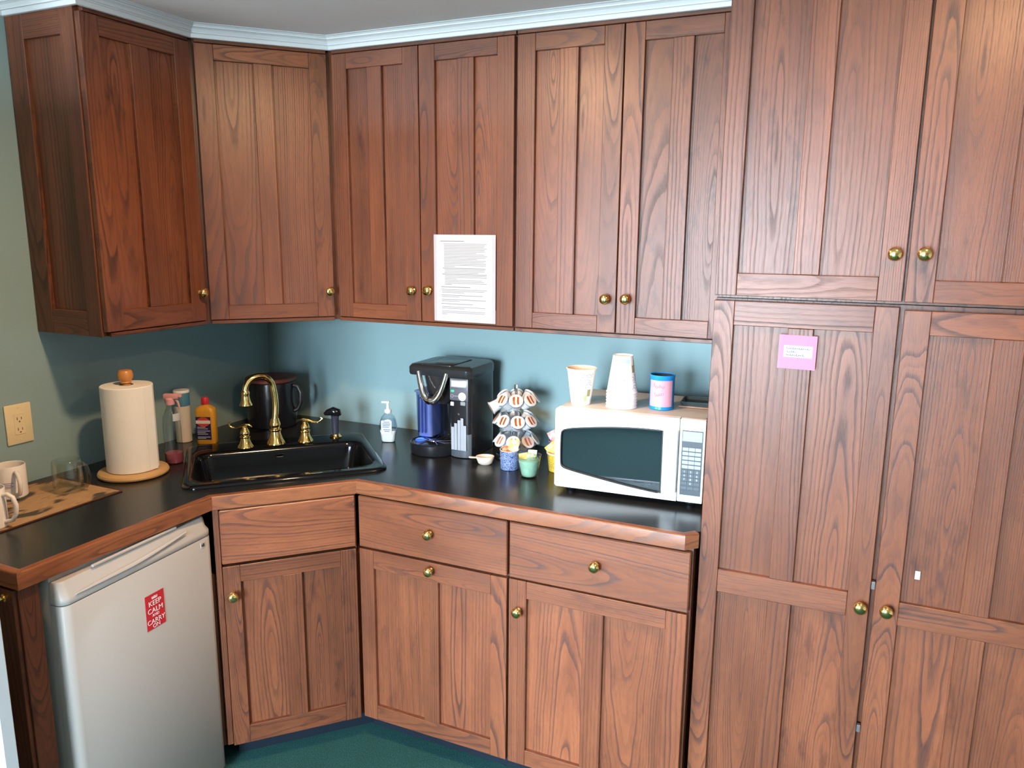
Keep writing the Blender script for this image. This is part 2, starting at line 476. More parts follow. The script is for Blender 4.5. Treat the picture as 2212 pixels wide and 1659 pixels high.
for i, (x0, x1, z0, z1) in enumerate(WIN):
    m = MB(); w = 0.06
    y0, y1 = FRONT_Y - .09, FRONT_Y + .012
    m.box(x0, x0 + w, y0, y1, z0, z1); m.box(x1 - w, x1, y0, y1, z0, z1)
    m.box(x0 + w, x1 - w, y0, y1, z0, z0 + w); m.box(x0 + w, x1 - w, y0, y1, z1 - w, z1)
    xc = (x0 + x1) / 2; zc = (z0 + z1) / 2
    m.box(xc - .03, xc + .03, y0 + .03, y1 - .03, z0 + w, z1 - w)
    f = struct('window_%d' % (i + 1), m, TRIMM, ['white framed window beside the white door', 'white framed window straight across from the sink'][i], 'window')
    for (a, b) in ((x0 + w, xc - .03), (xc + .03, x1 - w)):
        g = MB(); g.box(a, b, FRONT_Y - .052, FRONT_Y - .048, z0 + w, z1 - w); g.build('pane', PANEGLASS, f, False)
# open white door whose edge shows at the near end of the counter
m = MB(); m.box(-0.09, 0.69, -1.662, -1.632, 0.012, 2.04, 0.002)
DOORM = plain('white_door_paint', (0.40, 0.44, 0.46), 0.45, var=0.02)
dr = struct('door_1', m, DOORM, 'white painted door standing open past the counter end', 'door')
F_d1 = Face((-.09, -1.662), (1, 0))
for (z0, z1) in ((.2, .95), (1.1, 1.9)):
    for (a0, a1) in ((.1, .36), (.44, .70)):
        k = MB(); k.box(a0, a1, -0.002, 0.006, z0, z1, 0.005, 1, F_d1.mat()); k.build('raised_panel', DOORM, dr, False)

# crown moulding along the tops of the wall cabinets
def offset_path(path, d):
    """mitred offset to the room side (right of the direction of travel)"""
    n = len(path); out = []
    dirs = [(Vector(path[i + 1]) - Vector(path[i])).normalized() for i in range(n - 1)]
    nr = [Vector((t.y, -t.x)) for t in dirs]
    for i in range(n):
        p = Vector(path[i])
        if i == 0: out.append(p + nr[0] * d)
        elif i == n - 1: out.append(p + nr[-1] * d)
        else:
            a, b = nr[i - 1], nr[i]; s = (a + b) / (1 + a.dot(b)); out.append(p + s * d)
    return out
DU = 0.3111
UP = [(0.0, -1.626), (0.0, -1.017), (DU, -1.017), (DU, -0.6276), (0.614, -DU), (1.9925, -DU)]
CROWN_Z = 2.293
prof = [(0.0005, 0.0), (0.010, 0.0), (0.0115, 0.0015), (0.0125, 0.010), (0.014, 0.0125), (0.020, 0.0125), (0.0205, 0.0155), (0.0165, 0.0165), (0.0225, 0.0245), (0.029, 0.0285), (0.033, 0.0285), (0.0335, 0.032), (0.030, 0.033), (0.036, 0.037), (0.042, 0.0385), (0.042, 0.0399), (0.0005, 0.0399)]
loops = []
paths = [offset_path(UP, p[0]) for p in prof]
m = MB()
for i in range(len(UP)):
    loops.append([Vector((paths[k][i].x, paths[k][i].y, CROWN_Z + prof[k][1])) for k in range(len(prof))])
m.loft(loops, True, True)
struct('trim_1', m, TRIMM, 'white stepped crown moulding along the cabinet tops under the ceiling', 'moulding')

# ------------------------------------------------------------------ wall cabinets
ZB, ZT = 1.379, CROWN_Z
DZ0, DZ1 = 1.394, 2.281
G = 0.0012
def carcass(poly, z0, z1, root, name='body', mat=None):
    m = MB(); m.prism(poly, z0, z1)
    o = m.build(name, mat or OAK, root, smooth=False)
    grain_attr(o.data, Vector((0, 0, 1)), Vector((1, 0.6, 0)).normalized(), Vector((0.6, -1, 0)).normalized(), tone=0.72, rift=True)
    return o
def shape_bottom(F, a0, a1, root):
    """face frame strip that shows under the doors, and the strip over them"""
    board('bottom_rail', F, a0, a1, ZB, DZ0 - 0.003, -T - .001, -0.004, root, 'x', tone=0.8)
    board('top_rail', F, a0, a1, DZ1 + 0.003, ZT + 0.02, -T - .001, -0.004, root, 'x', tone=0.7)

dt = DU - T - .001
# left unit
FL = Face((DU, -1.017), (0, 1))                       # faces the room across the sink
r = thing('wall_cabinet', 'single door oak wall cabinet over the paper towels, with a panelled end', 'cabinet', (DU / 2, -0.82, ZB))
carcass([(0.0015, -0.999), (dt, -0.999), (dt, -0.629), (0.0015, -0.629)], ZB + .002, CEIL - .004, r)
shape_bottom(FL, 0.0185, 0.386, r)
door(FL, 0.004, 0.383, DZ0, DZ1, r, stile=0.058, rail=0.052, rail_b=0.062, mull=0.062, kn=(0.362, 1.489))
FE = Face((0.0, -1.017), (1, 0))                      # end panel of the left unit
e = board('end_panel', FE, 0.0015, 0.076, ZB, ZT + .02, -0.0175, 0, r, 'z', tone=0.9)
board('stile', FE, 0.232, DU - T - .002, ZB, ZT + .02, -0.0175, 0, e, 'z', tone=0.95)
board('rail', FE, 0.0763, 0.2317, 2.226, ZT + .02, -0.0175, -.0004, e, 'x', tone=0.95)
board('rail', FE, 0.0763, 0.2317, ZB, 1.453, -0.0175, -.0004, e, 'x', tone=0.95)
board('panel', FE, 0.076, 0.232, 1.453, 2.226, -0.0175, -0.012, e, 'z', bev=0, tone=0.95)
# diagonal corner unit
FD = Face((DU, -0.6276), (0.614 - DU, -DU + 0.6276))
LD = math.hypot(0.614 - DU, 0.6276 - DU)
r = thing('wall_cabinet', 'single door oak corner wall cabinet set diagonally above the sink', 'cabinet', (0.3, -0.3, ZB))
k = 0.0155
carcass([(0.0015, -0.6265), (DU - T, -0.6265), (DU - T - .003, -0.6276 + .009), (0.614 - .009, -DU + T + .003), (0.6125, -DU + T), (0.6125, -0.0015), (0.0015, -0.0015)], ZB + .002, CEIL - .004, r)
shape_bottom(FD, 0.012, LD - 0.012, r)
door(FD, 0.010, LD - 0.012, DZ0, DZ1, r, stile=0.058, rail=0.048, mull=0.058, kn=(LD - 0.030, 1.484))
# two double door units on the back wall
FB = Face((0.0, -DU), (1, 0))
for (x0, x1, lab) in ((0.616, 1.3075, 'double door oak wall cabinet with a printed notice taped to it'),
                      (1.3095, 1.9905, 'double door oak wall cabinet above the microwave, against the pantry')):
    r = thing('wall_cabinet', lab, 'cabinet', ((x0 + x1) / 2, -0.16, ZB))
    carcass([(x0, -dt), (x1, -dt), (x1, -0.0015), (x0, -0.0015)], ZB + .002, CEIL - .004, r)
    shape_bottom(FB, x0 + 0.001, x1 - 0.001, r)
    xm = (x0 + x1) / 2 - 0.001 * (x0 > 1)
    door(FB, x0 + 0.0045, xm - 0.0018, DZ0, DZ1, r, kn=(xm - 0.031, 1.497))
    door(FB, xm + 0.0018, x1 - 0.0045, DZ0, DZ1, r, kn=(xm + 0.033, 1.500))

# ------------------------------------------------------------------ pantry
DP = 0.6033
FP = Face((0.0, -DP), (1, 0))
PX0, PX1, PXM = 1.992, 2.846, 2.4155
yp = -DP + T + .001
for (z0, z1, d0, d1, lab, low) in ((1.5375, CEIL - .004, 1.544, 2.300, 'upper oak pantry cabinet reaching the ceiling, with two brass knobs', False),
                                   (0.085, 1.5355, 0.100, 1.531, 'tall lower oak pantry cabinet with the pink note on its door', True)):
    r = thing('pantry_cabinet', lab, 'cabinet', ((PX0 + PX1) / 2, -0.3, z0))
    carcass([(PX0 + .001, yp), (PX1, yp), (PX1, -0.0015), (PX0 + .001, -0.0015)], z0, z1, r)
    if low:
        door(FP, PX0, PXM - .0055, d0, d1, r, stile=0.050, rail=0.061, mull=0.058, kn=(2.391, 0.791), midrail=(0.755, 0.818))
        door(FP, PXM + .0055, PX1, d0, d1 - .006, r, stile=0.055, rail=0.055, mull=0.058, kn=(2.4495, 0.793), midrail=(0.755, 0.815))
        for z in (0.847, 0.455):
            k = MB(); k.box(PXM - .0045, PXM + .0045, -DP + .0005, -DP + .012, z - .010, z + .010, .001); k.build('hinge', plain('steel_grey', (.16, .15, .15), .4, .6), r, False)
    else:
        door(FP, PX0, PXM - .003, d0, d1, r, stile=0.052, rail=0.055, mull=0.058, kn=(2.3885, 1.652))
        door(FP, PXM + .003, PX1, d0, d1, r, stile=0.057, rail=0.055, rail_b=0.05, mull=0.058, kn=(2.4485, 1.653))
m = MB(); m.box(PX0 + .02, PX1, -DP + .07, -DP + .085, 0.0005, 0.083)
struct('baseboard_pantry', m, NAVY, 'dark vinyl kick strip below the tall pantry', 'baseboard')

# ------------------------------------------------------------------ base cabinets
TONE[0] = 1.22          # the base units are given a lighter board tone
ZC = 0.914; ZCB = 0.8735
YB = 0.6432
FBB = Face((0.0, -YB), (1, 0))
for (x0, x1, lab, dk) in ((0.9125, 1.4455, 'oak base cabinet with a drawer and a knob centred on its top rail', 0),
                          (1.4465, 1.9800, 'oak base cabinet with a drawer, below the microwave beside the pantry', 1)):
    r = thing('base_cabinet', lab, 'cabinet', ((x0 + x1) / 2, -0.3, 0.08))
    yb = -YB + T + .001
    carcass([(x0 + .004, yb), (x1, yb), (x1, -0.0015), (x0 + .004 + .0 , -0.0015)], 0.076, ZCB - .001, r)
    drawer(FBB, x0 + .003, x1 - .0035, 0.6935, 0.8655, r, kn=((x0 + x1) / 2 + 0.003, 0.783), tone=1.1, rift=False, spacing=.009)
    if dk == 0: door(FBB, x0 + .003, x1 - .0035, 0.082, 0.6865, r, stile=0.053, rail=0.062, rail_b=0.052, mull=0.056, kn=(x0 + .271, 0.663))
    else: door(FBB, x0 + .003, x1 - .0055, 0.082, 0.6885, r, stile=0.056, rail=0.054, rail_b=0.052, mull=0.060, kn=(x0 + .036, 0.594))
m = MB(); m.box(0.90, 1.985, -YB + .075, -YB + .09, 0.0005, 0.0745)
struct('baseboard_back', m, NAVY, 'navy vinyl kick strip below the drawer cabinets', 'baseboard')
# sink base on the diagonal
TONE[0] = 0.95
FS = Face((0.6186, -0.9578), (0.9138 - 0.6186, 0.9578 - 0.6473))
LS = math.hypot(0.9138 - 0.6186, 0.9578 - 0.6473)
r = thing('sink_base_cabinet', 'oak corner base cabinet set diagonally below the black sink', 'cabinet', (0.45, -0.45, 0.08))
ins = 0.022
pa = FS.P(0.004, 0, -ins); pb = FS.P(LS - 0.004, 0, -ins)
m = MB(); m.prism([(0.0015, -0.955), (pa.x - .01, -0.955), (pa.x, pa.y + .004), (pb.x - .004, pb.y), (0.9125, -0.600), (0.9125, -0.0015), (0.0015, -0.0015)], 0.076, 0.66)
o = m.build('body', OAK, r, False); grain_attr(o.data, Vector((0, 0, 1)), FS.S, FS.N, tone=.7, rift=True)
board('face_frame', FS, 0.0005, LS - .004, 0.80, ZCB - .001, -.0215, -.012, r, 'x', tone=.8)
board('stile', FS, -0.002, 0.0150, 0.085, ZCB - .001, -.021, -.002, r, 'z', tone=.85)
board('stile', FS, LS - .006, LS - .0015, 0.085, ZCB - .001, -.021, -.012, r, 'z', tone=.7)
drawer(FS, 0.0165, LS - .0055, 0.6945, 0.8665, r, name='false_drawer_front', tone=1.25, rift=False, spacing=.009)
door(FS, 0.0165, LS - .0060, 0.080, 0.6865, r, stile=0.050, rail=0.054, rail_b=0.060, mull=0.060, kn=(0.041, 0.593))
m = MB(); m.box(0.03, LS + .05, -.09, -.075, 0.0005, 0.0745, 0, 1, FS.mat())
struct('baseboard_diagonal', m, NAVY, 'navy vinyl kick strip below the corner sink cabinet', 'baseboard')
# narrow end panel beyond the fridge, with its own small door facing the room
r = thing('end_cabinet', 'dark oak cabinet end with a brass knob at the near end of the counter', 'cabinet', (0.3, -1.52, 0))
FN = Face((0.0, -1.5385), (1, 0))
FX = Face((0.605, -1.5385), (0, 1))
board('filler_strip', FX, 0.0, 0.050, 0.0, ZCB - .001, -0.030, 0, r, 'z', tone=.75)
board('side_panel', FN, 0.002, 0.574, 0.0, ZCB - .001, -0.018, -.0035, r, 'z', tone=.55)
dd = board('door', FN, 0.30, 0.5985, 0.09, 0.868, -0.003, 0.010, r, 'z', tone=.55)
knob(FN, 0.568, 0.847, dd, d=.010, s=1.15)

TONE[0] = 1.0
# ------------------------------------------------------------------ countertop
YC = 0.6473
OUT = [(0.0015, -1.545), (0.6186, -1.545), (0.6186, -0.9578), (0.9138, -YC), (1.9600, -YC), (1.9905, -0.6165)]
TW = 0.021
inner = offset_path(OUT, -TW)
c_s = Vector((0.5426, -0.5556)); e1 = Vector((1, 1)).normalized(); e2 = Vector((-1, 1)).normalized()
def rrect(cx, cy, hx, hy, rad, n=6):
    pts = []
    for (sx, sy, a) in ((1, -1, -PI / 2), (1, 1, 0), (-1, 1, PI / 2), (-1, -1, PI)):
        for i in range(n + 1):
            t = a + (PI / 2) * i / n
            pts.append((cx + sx * (hx - rad) + rad * math.cos(t), cy + sy * (hy - rad) + rad * math.sin(t)))
    return pts
def sk(pts, z): return [Vector((*(c_s + e1 * x + e2 * y), z)) for x, y in pts]
hole = [(p.x, p.y) for p in sk(rrect(0, 0, 0.300, 0.238, 0.04), 0)]
root = thing('countertop', 'black laminate countertop with an oak front edge, turning diagonally at the sink', 'countertop', (0.3, -0.3, ZCB))
poly = [(0.0015, -0.0015)] + [(p.x, p.y) for p in inner] + [(1.9905, -0.0015)]
poly[1] = (0.0015, inner[0].y); poly[-2] = (1.9905, inner[-1].y + 0.0)
m = MB(); m.hole_slab(poly, [hole], ZCB, ZC)
m.build('worktop', LAMINATE, root, smooth=False)
for i in range(len(OUT) - 1):
    b = bmesh.new()
    q = [OUT[i], OUT[i + 1], tuple(inner[i + 1]), tuple(inner[i])]
    if i == 0: q[3] = (0.0015, inner[0].y)
    lo = [b.verts.new((x, y, ZCB - .0005)) for x, y in q]; hi = [b.verts.new((x, y, ZC + .0006)) for x, y in q]
    b.faces.new(lo[::-1]); b.faces.new(hi)
    for a in range(4):
        c = (a + 1) % 4; b.faces.new([lo[a], lo[c], hi[c], hi[a]])
    top = [ed for ed in b.edges if {ed.verts[0], ed.verts[1]} == {hi[0], hi[1]}]
    bmesh.ops.bevel(b, geom=top, offset=0.005, segments=3, affect='EDGES', profile=0.5)
    mb = MB(); mb.merge(b)
    o = mb.build('edge_trim', OAK_EDGE, root, True)
    d = (Vector(OUT[i + 1]) - Vector(OUT[i])).normalized()
    grain_attr(o.data, Vector((d.x, d.y, 0)), Vector((0, 0, 1)), Vector((d.y, -d.x, 0)), tone=1.0, rift=False, spacing=.009)

# ------------------------------------------------------------------ ceiling lamps (recessed, just out of frame)
WARM = plain('lamp_lens', (0.9, 0.85, 0.75), 0.5, emit=(1.0, 0.78, 0.50), estr=14.0)
for (x, y, lab, pw) in ((1.255, -1.21, 'recessed ceiling lamp in front of the sink corner', 1.0), (2.66, -1.28, 'recessed ceiling lamp in front of the pantry', 0.5)):
    t = thing('ceiling_lamp', lab, 'lamp', (x, y, CEIL), 0, 'recessed ceiling lamps')
    m = MB(); m.lathe([(0.062, -0.002), (0.090, -0.002), (0.092, -0.006), (0.085, -0.010), (0.064, -0.006), (0.062, -0.002)], 32); m.build('trim_ring', WHITEP, t, local=True)
    m = MB(); m.lathe([(0.0, -0.003), (0.062, -0.003)], 32); m.build('lens', WARM, t, local=True)
    ld = bpy.data.lights.new('bulb', 'AREA'); ld.shape = 'DISK'; ld.size = 0.11; ld.energy = CAN_W * pw; ld.color = (1.0, 0.62, 0.32)
    lo = bpy.data.objects.new('bulb', ld); COL.objects.link(lo); lo.parent = t; lo.location = (0, 0, -0.012)
#__OBJECTS__
# ------------------------------------------------------------------ sink and tap
root = thing('kitchen_sink', 'black enamel drop-in sink set diagonally into the countertop corner', 'sink', (c_s.x, c_s.y, ZC))
m = MB()
m.loft([sk(rrect(0, 0, .302, .240, .040), ZC - .004), sk(rrect(0, 0, .3180, .2570, .045), ZC + .0003), sk(rrect(0, 0, .3185, .2575, .045), ZC + .005), sk(rrect(0, 0, .312, .251, .042), ZC + .0105),
        sk(rrect(0, 0, .300, .239, .038), ZC + .0105), sk(rrect(0, -.0275, .294, .1700, .055), ZC + .0085), sk(rrect(0, -.0275, .284, .160, .050), ZC + .003), sk(rrect(0, -.0275, .280, .156, .050), ZC - .012),
        sk(rrect(0, -.0275, .262, .140, .055), ZC - .150), sk(rrect(0, -.0275, .240, .118, .055), ZC - .172), sk(rrect(0, -.0275, .06, .05, .03), ZC - .178)], False, True)
m.build('basin', SINKM, root, angle=60)
def SP(x, y, z): return Vector((*(c_s + e1 * x + e2 * y), ZC + z))
FSK = Face(tuple(c_s + e2 * 0.1290), (1, 1))
m = MB(); m.tube([FSK.P(-.004 + .016 * math.cos(t), ZC - .022 + .0055 * math.sin(t), .0015) for t in [2 * PI * i / 24 for i in range(24)]], .002, 6, closed=True)
m.lathe([(0, 0), (.008, 0), (.007, .002), (0, .0025)], 16, FSK.textmat(-.004, ZC - .022, 0) @ Matrix.Diagonal((1.6, .6, 1, 1)))
m.build('overflow_plate', CHROME, root)
m = MB(); m.lathe([(0, .001), (.030, .001), (.042, .003), (.044, .001), (.044, 0)], 32, Matrix.Translation(SP(0, -.0275, -.178))); m.build('drain_strainer', CHROME, root)

root = thing('faucet', 'polished brass gooseneck faucet with two curled lever handles on the black sink', 'faucet', SP(-.012, .172, .0105))
BASE = [(0, 0), (.033, 0), (.0335, .004), (.031, .010), (.024, .024), (.0195, .040), (.0175, .049), (.0215, .051), (.0225, .055), (.0215, .059), (.016, .061), (.0145, .064), (.0190, .068), (.0200, .075), (.0175, .084), (.0150, .092)]
b0 = SP(-.012, .172, .0100)
m = MB(); m.lathe(BASE + [(.0135, .098), (0, .098)], 32, Matrix.Translation(b0)); m.build('spout_base', BRASS, root)
dirv = Vector((-.046, -.098, 0)).normalized()
pts = []; R_ = .052
ztop = 1.195 - .011
for i in range(9): pts.append(b0 + Vector((0, 0, .09 + (ztop - R_ - b0.z - .09) * i / 8)) - dirv * (.012 * math.sin(PI * .5 * i / 8) - .012 * (i / 8) ** 2))
pv = pts[-1]
for i in range(1, 15):
    t = PI * i / 15 * 1.02
    pts.append(pv + dirv * (R_ * (1 - math.cos(t))) + Vector((0, 0, R_ * math.sin(t))))
pe = pts[-1]
m = MB(); m.tube(pts + [pe + Vector((0, 0, -.014))], [.0115] * 9 + [.0110] * 15, 14); m.build('spout', BRASS, root)
m = MB(); m.lathe([(.0115, 0.0), (.0150, -.006), (.0150, -.012), (.0135, -.018), (.0150, -.028), (.0175, -.040), (.0220, -.050), (.0220, -.053), (.0100, -.053), (0, -.05)], 28, Matrix.Translation(pe + Vector((0, 0, -.002)))); m.build('spout_head', BRASS, root)
for (x, y, dv, lab) in ((-.118, .160, (-.91, -.414, 0), 0), (.094, .176, (.91, .414, 0), 1)):
    hb = SP(x, y, .0100)
    m = MB(); m.lathe([(r * .86, z * .72) for r, z in BASE] + [(.010, .070), (.0085, .076), (0, .076)], 28, Matrix.Translation(hb)); h = m.build('handle', BRASS, root)
    d = Vector(dv).normalized(); top = hb + Vector((0, 0, .078))
    prof_l = [(-.026, -.002), (-.016, .006), (-.002, .005), (.014, -.001), (.030, -.006), (.044, -.005), (.054, .003), (.056, .010), (.048, .013)] if lab == 0 else [(-.030, -.004), (-.020, .004), (-.004, .006), (.014, .003), (.030, -.003), (.046, -.004), (.058, .003), (.066, .011), (.060, .015)]
    m = MB(); m.tube([top + d * a + Vector((0, 0, b)) for a, b in prof_l], [.0030, .0050, .0062, .0058, .0050, .0048, .0045, .0040, .0030], 10); m.build('lever', BRASS, h)
root = thing('side_sprayer', 'black side sprayer in a brass collar on the sink ledge', 'sprayer', SP(.208, .200, .0105))
s0 = SP(.208, .200, .0100)
m = MB(); m.lathe([(0, 0), (.022, 0), (.0225, .004), (.017, .010), (.015, .014), (0, .014)], 24, Matrix.Translation(s0)); m.build('collar', BRASS, root)
m = MB(); m.lathe([(.012, .013), (.0125, .05), (.0145, .08), (.0160, .085), (0, .09)], 20, Matrix.Translation(s0)); m.build('hose_grip', plain('sprayer_grip', (.03, .03, .045), .3), root)
m = MB(); q = s0 + Vector((0, 0, .092)); dl = Vector((-.91, -.414, 0))
m.tube([q - dl * .016 + Vector((0, 0, -.008)), q - dl * .010 + Vector((0, 0, .004)), q + dl * .006 + Vector((0, 0, .010)), q + dl * .028 + Vector((0, 0, .004)), q + dl * .040 + Vector((0, 0, -.002))], [.010, .017, .017, .012, .006], 14); m.build('spray_head', GLOSSBLACK, root)

# ------------------------------------------------------------------ sink-side bottles
def LM(x, y, z): return Matrix.Translation((x, y, z))
CLAY = plain('reddish_brown_lid', (0.12, 0.034, 0.026), 0.5, var=.15)
root = thing('canister', 'tall black glazed canister with a reddish brown lid behind the faucet', 'canister', (.176, -.190, ZC))
m = MB(); m.lathe([(0, 0), (.090, 0), (.095, .006), (.0985, .05), (.0985, .168), (.097, .184), (.093, .186), (0, .186)], 40); m.build('jar', plain('black_glaze', (.008, .008, .010), .22), root, local=True)
m = MB(); m.lathe([(0, .186), (.096, .186), (.0995, .190), (.0995, .198), (.095, .202), (0, .205)], 40, None); m.build('lid', CLAY, root, local=True)
m = MB(); m.tube([(.094, .02, .172), (.108, .03, .168), (.120, .034, .142), (.119, .034, .10), (.106, .03, .074), (.094, .02, .066)], .0085, 10); m.build('handle', plain('brown_black_glaze', (.014, .010, .010), .35), root, local=True)

root = thing('paper_towel_holder', 'wooden paper towel holder with a round base and knobbed post', 'holder', (.219, -.895, ZC))
PINE = plain('pale_varnished_wood', (.50, .30, .125), .35, var=.12, scale=14)
m = MB(); m.lathe([(0, 0), (.100, 0), (.106, .004), (.107, .009), (.104, .015), (.097, .018), (0, .018)], 48); m.build('base', PINE, root, local=True)
m = MB(); m.lathe([(.013, .018), (.013, .300), (0, .300)], 20); m.build('post', PINE, root, local=True)
m = MB(); m.lathe([(.013, .298), (.0165, .302), (.0150, .306), (.0215, .316), (.0235, .326), (.0205, .338), (.017, .342), (0, .343)], 28); m.build('knob', plain('orange_varnished_wood', (.52, .22, .06), .3, var=.1), root, local=True)
root = thing('paper_towel_roll', 'full roll of white paper towels standing on the wooden holder', 'paper towels', (.219, -.895, ZC + .0185))
TOWEL = plain('paper_towel', (.78, .755, .70), .9, var=.03, scale=60, bump=.25)
m = MB(); m.lathe([(.021, .001), (.076, .001), (.0775, .003), (.0775, .274), (.076, .276), (.0215, .276), (.021, .274), (.021, .001)], 48); m.build('towel_layers', TOWEL, root, local=True)
m = MB(); m.lathe([(.0195, .0), (.0208, .0), (.0208, .2775), (.0195, .2775), (.0195, 0)], 28); m.build('cardboard_core', plain('cardboard', (.36, .25, .15), .9), root, local=True)
m = MB(); m.box(.0772, .0784, -.002, .030, .003, .274, .0003); m.build('loose_edge', TOWEL, root, local=True)

root = thing('spray_bottle', 'clear spray bottle with a pink nozzle and a little pink liquid', 'spray bottle', (.238, -.748, ZC), math.radians(24))
m = MB(); m.lathe([(0, .001), (.027, .001), (.0295, .005), (.0295, .13), (.027, .160), (.017, .185), (.0125, .195), (.0125, .205)], 32); m.build('bottle', CLEARP, root, local=True)
m = MB(); m.lathe([(0, .003), (.0265, .003), (.0280, .008), (.0280, .036), (0, .036)], 28); m.build('pink_liquid', plain('pink_liquid', (.33, .07, .10), .1, var=.02), root, local=True)
PINKP = plain('pale_pink_plastic', (.62, .30, .30), .45)
m = MB(); m.lathe([(.0150, .203), (.0155, .222), (.012, .226), (0, .226)], 24); m.box(-.020, .030, -.0085, .0085, .222, .240, .004, 2); m.box(.028, .040, -.006, .006, .227, .238, .002); m.build('nozzle', PINKP, root, local=True)
m = MB(); m.tube([(.016, 0, .224), (.026, 0, .212), (.030, 0, .196), (.030, 0, .188)], [.004, .004, .0035, .003], 8); m.build('trigger', PINKP, root, local=True)
m = MB(); m.lathe([(.0299, .150), (.0300, .175)], 12, None, a0=-1.0, a1=0.3); m.build('label', plain('label_grey', (.5, .52, .52), .6), root, local=True)

root = thing('wipes_canister', 'white cylindrical wipes tub with a blue top band and white cap', 'wipes tub', (.052, -.532, ZC))
m = MB(); m.lathe([(0, 0), (.0265, 0), (.0280, .002), (.0280, .140)], 32); m.build('tub', plain('warm_white_plastic', (.62, .55, .45), .45), root, local=True)
m = MB(); m.lathe([(.0282, .138), (.0282, .186), (.027, .188)], 32); m.build('blue_band', plain('blue_label', (.06, .20, .30), .45), root, local=True)
m = MB(); m.lathe([(.0278, .187), (.0290, .188), (.0290, .194), (.0270, .197), (.018, .196), (0, .1955)], 32); m.build('cap', WHITEP, root, local=True)

root = thing('cleanser_bottle', 'yellow cleanser bottle with a red cap and dark blue label', 'bottle', (.148, -.512, ZC), math.radians(24.4))
def rr3(hx, hy, rad, z): return [Vector((x, y, z)) for x, y in rrect(0, 0, hx, hy, rad, 5)]
YEL = plain('yellow_plastic', (.62, .29, .025), .35)
m = MB(); m.loft([rr3(.034, .019, .012, 0), rr3(.036, .021, .014, .004), rr3(.036, .021, .014, .120), rr3(.034, .020, .014, .132), rr3(.022, .016, .012, .141), rr3(.012, .012, .0118, .146), rr3(.0115, .0115, .0113, .152)], True, True); m.build('bottle', YEL, root, local=True)
m = MB(); m.lathe([(.0135, .149), (.0140, .151), (.0130, .172), (.0115, .174), (0, .174)], 24); m.build('cap', plain('red_plastic', (.55, .02, .03), .35), root, local=True)
m = MB(); m.box(-.031, .024, -.0222, -.0214, .018, .104, .0002); lb = m.build('label', plain('navy_label', (.018, .018, .075), .4), root, local=True)
m = MB(); m.lathe([(0, 0), (.021, 0)], 28, Matrix.Translation((-.003, -.0225, .085)) @ Matrix.Rotation(PI / 2, 4, 'X') @ Matrix.Diagonal((1.15, .85, 1, 1))); m.build('red_oval', plain('red_print', (.55, .05, .03), .5), lb, local=True)
m = MB(); m.box(-.030, .023, -.0231, -.0227, .079, .091); m.build('white_band', plain('white_print', (.7, .66, .62), .5), lb, local=True)
m = MB()
for i, z in enumerate((.064, .058, .050, .044, .038, .027, .022)): m.box(-.026, .012 + .008 * ((i * 7) % 3 - 1), -.0226, -.0223, z, z + .0022)
m.build('printed_lines', plain('pale_print', (.5, .5, .62), .5), lb, local=True, smooth=False)

root = thing('soap_dispenser', 'clear pump soap dispenser with white soap and a blue label, by the coffee maker', 'soap dispenser', (.742, -.200, ZC), math.radians(20))
m = MB(); m.loft([rr3(.030 * a, .019 * a, .016 * a, z) for a, z in ((.80, 0), (.88, .003), (.98, .030), (1.12, .044), (1.12, .060), (1.0, .082), (.80, .098), (.45, .108), (.42, .114))], True, True); m.build('bottle', CLEARP, root, local=True)
m = MB(); m.loft([rr3(.0285 * a, .0175 * a, .015 * a, z) for a, z in ((.80, .002), (.92, .008), (.98, .030), (1.10, .043), (1.10, .046))], True, True); m.build('white_soap', plain('white_soap', (.80, .79, .74), .5), root, local=True)
m = MB(); m.loft([rr3(.0288 * a, .0178 * a, .015 * a, z) for a, z in ((1.115, .0465), (1.115, .060), (1.0, .080), (.92, .088))], True, True); m.build('clear_liquid', glassy('pale_blue_liquid', (.90, .95, 1.0), .98, .1), root, local=True)
m = MB(); m.box(-.022, .018, -.0222, -.0214, .034, .086, .0003); lb = m.build('label', plain('pale_blue_label', (.52, .62, .80), .5), root, local=True)
m = MB()
for z, a, b in ((.079, -.014, .010), (.072, -.018, .014), (.066, -.016, .012), (.060, -.018, .008), (.050, -.014, .013), (.044, -.010, .010)): m.box(a, b, -.0226, -.0223, z, z + .003)
m.build('printed_lines', plain('blue_print', (.05, .10, .38), .5), lb, local=True, smooth=False)
m = MB(); m.lathe([(.0125, .113), (.0135, .115), (.0130, .124), (.006, .127), (.005, .150), (0, .150)], 20); m.box(-.024, .008, -.006, .006, .149, .157, .003, 2); m.build('pump', plain('white_pump', (.72, .70, .70), .4), root, local=True)

# ------------------------------------------------------------------ outlet on the side wall
root = thing('wall_outlet', 'cream double outlet plate on the teal side wall', 'outlet', (0.0, -1.111, 1.105))
FO = Face((0.0005, -1.111), (0, 1))
m = MB(); m.box(-.041, .041, 0, .006, 1.043, 1.167, .003, 2, FO.mat()); m.build('plate', CREAM, root)
m = MB(); m.box(-.0165, .0165, .005, .0075, 1.072, 1.139, .001, 1, FO.mat()); ins_ = m.build('receptacle', CREAM, root)
SLOT = plain('slot_shadow', (.16, .11, .05), .6)
for z in (1.122, 1.089):
    for a, w, h in ((-.0065, .0012, .0045), (.0065, .0012, .0038)):
        k = MB(); k.box(a - w, a + w, .0072, .0079, z - h, z + h, 0, 1, FO.mat()); k.build('slot', SLOT, ins_, False)
    k = MB(); k.lathe([(0, .0005), (.0026, .0005), (.0026, 0)], 12, FO.textmat(0, z - .0095, .0074)); k.build('ground_slot', SLOT, ins_, False)
for z in (1.055, 1.155):
    k = MB(); k.lathe([(0, .0012), (.003, .0008), (.0032, 0)], 12, FO.textmat(0, z, .0058)); k.build('screw', CREAM, root)

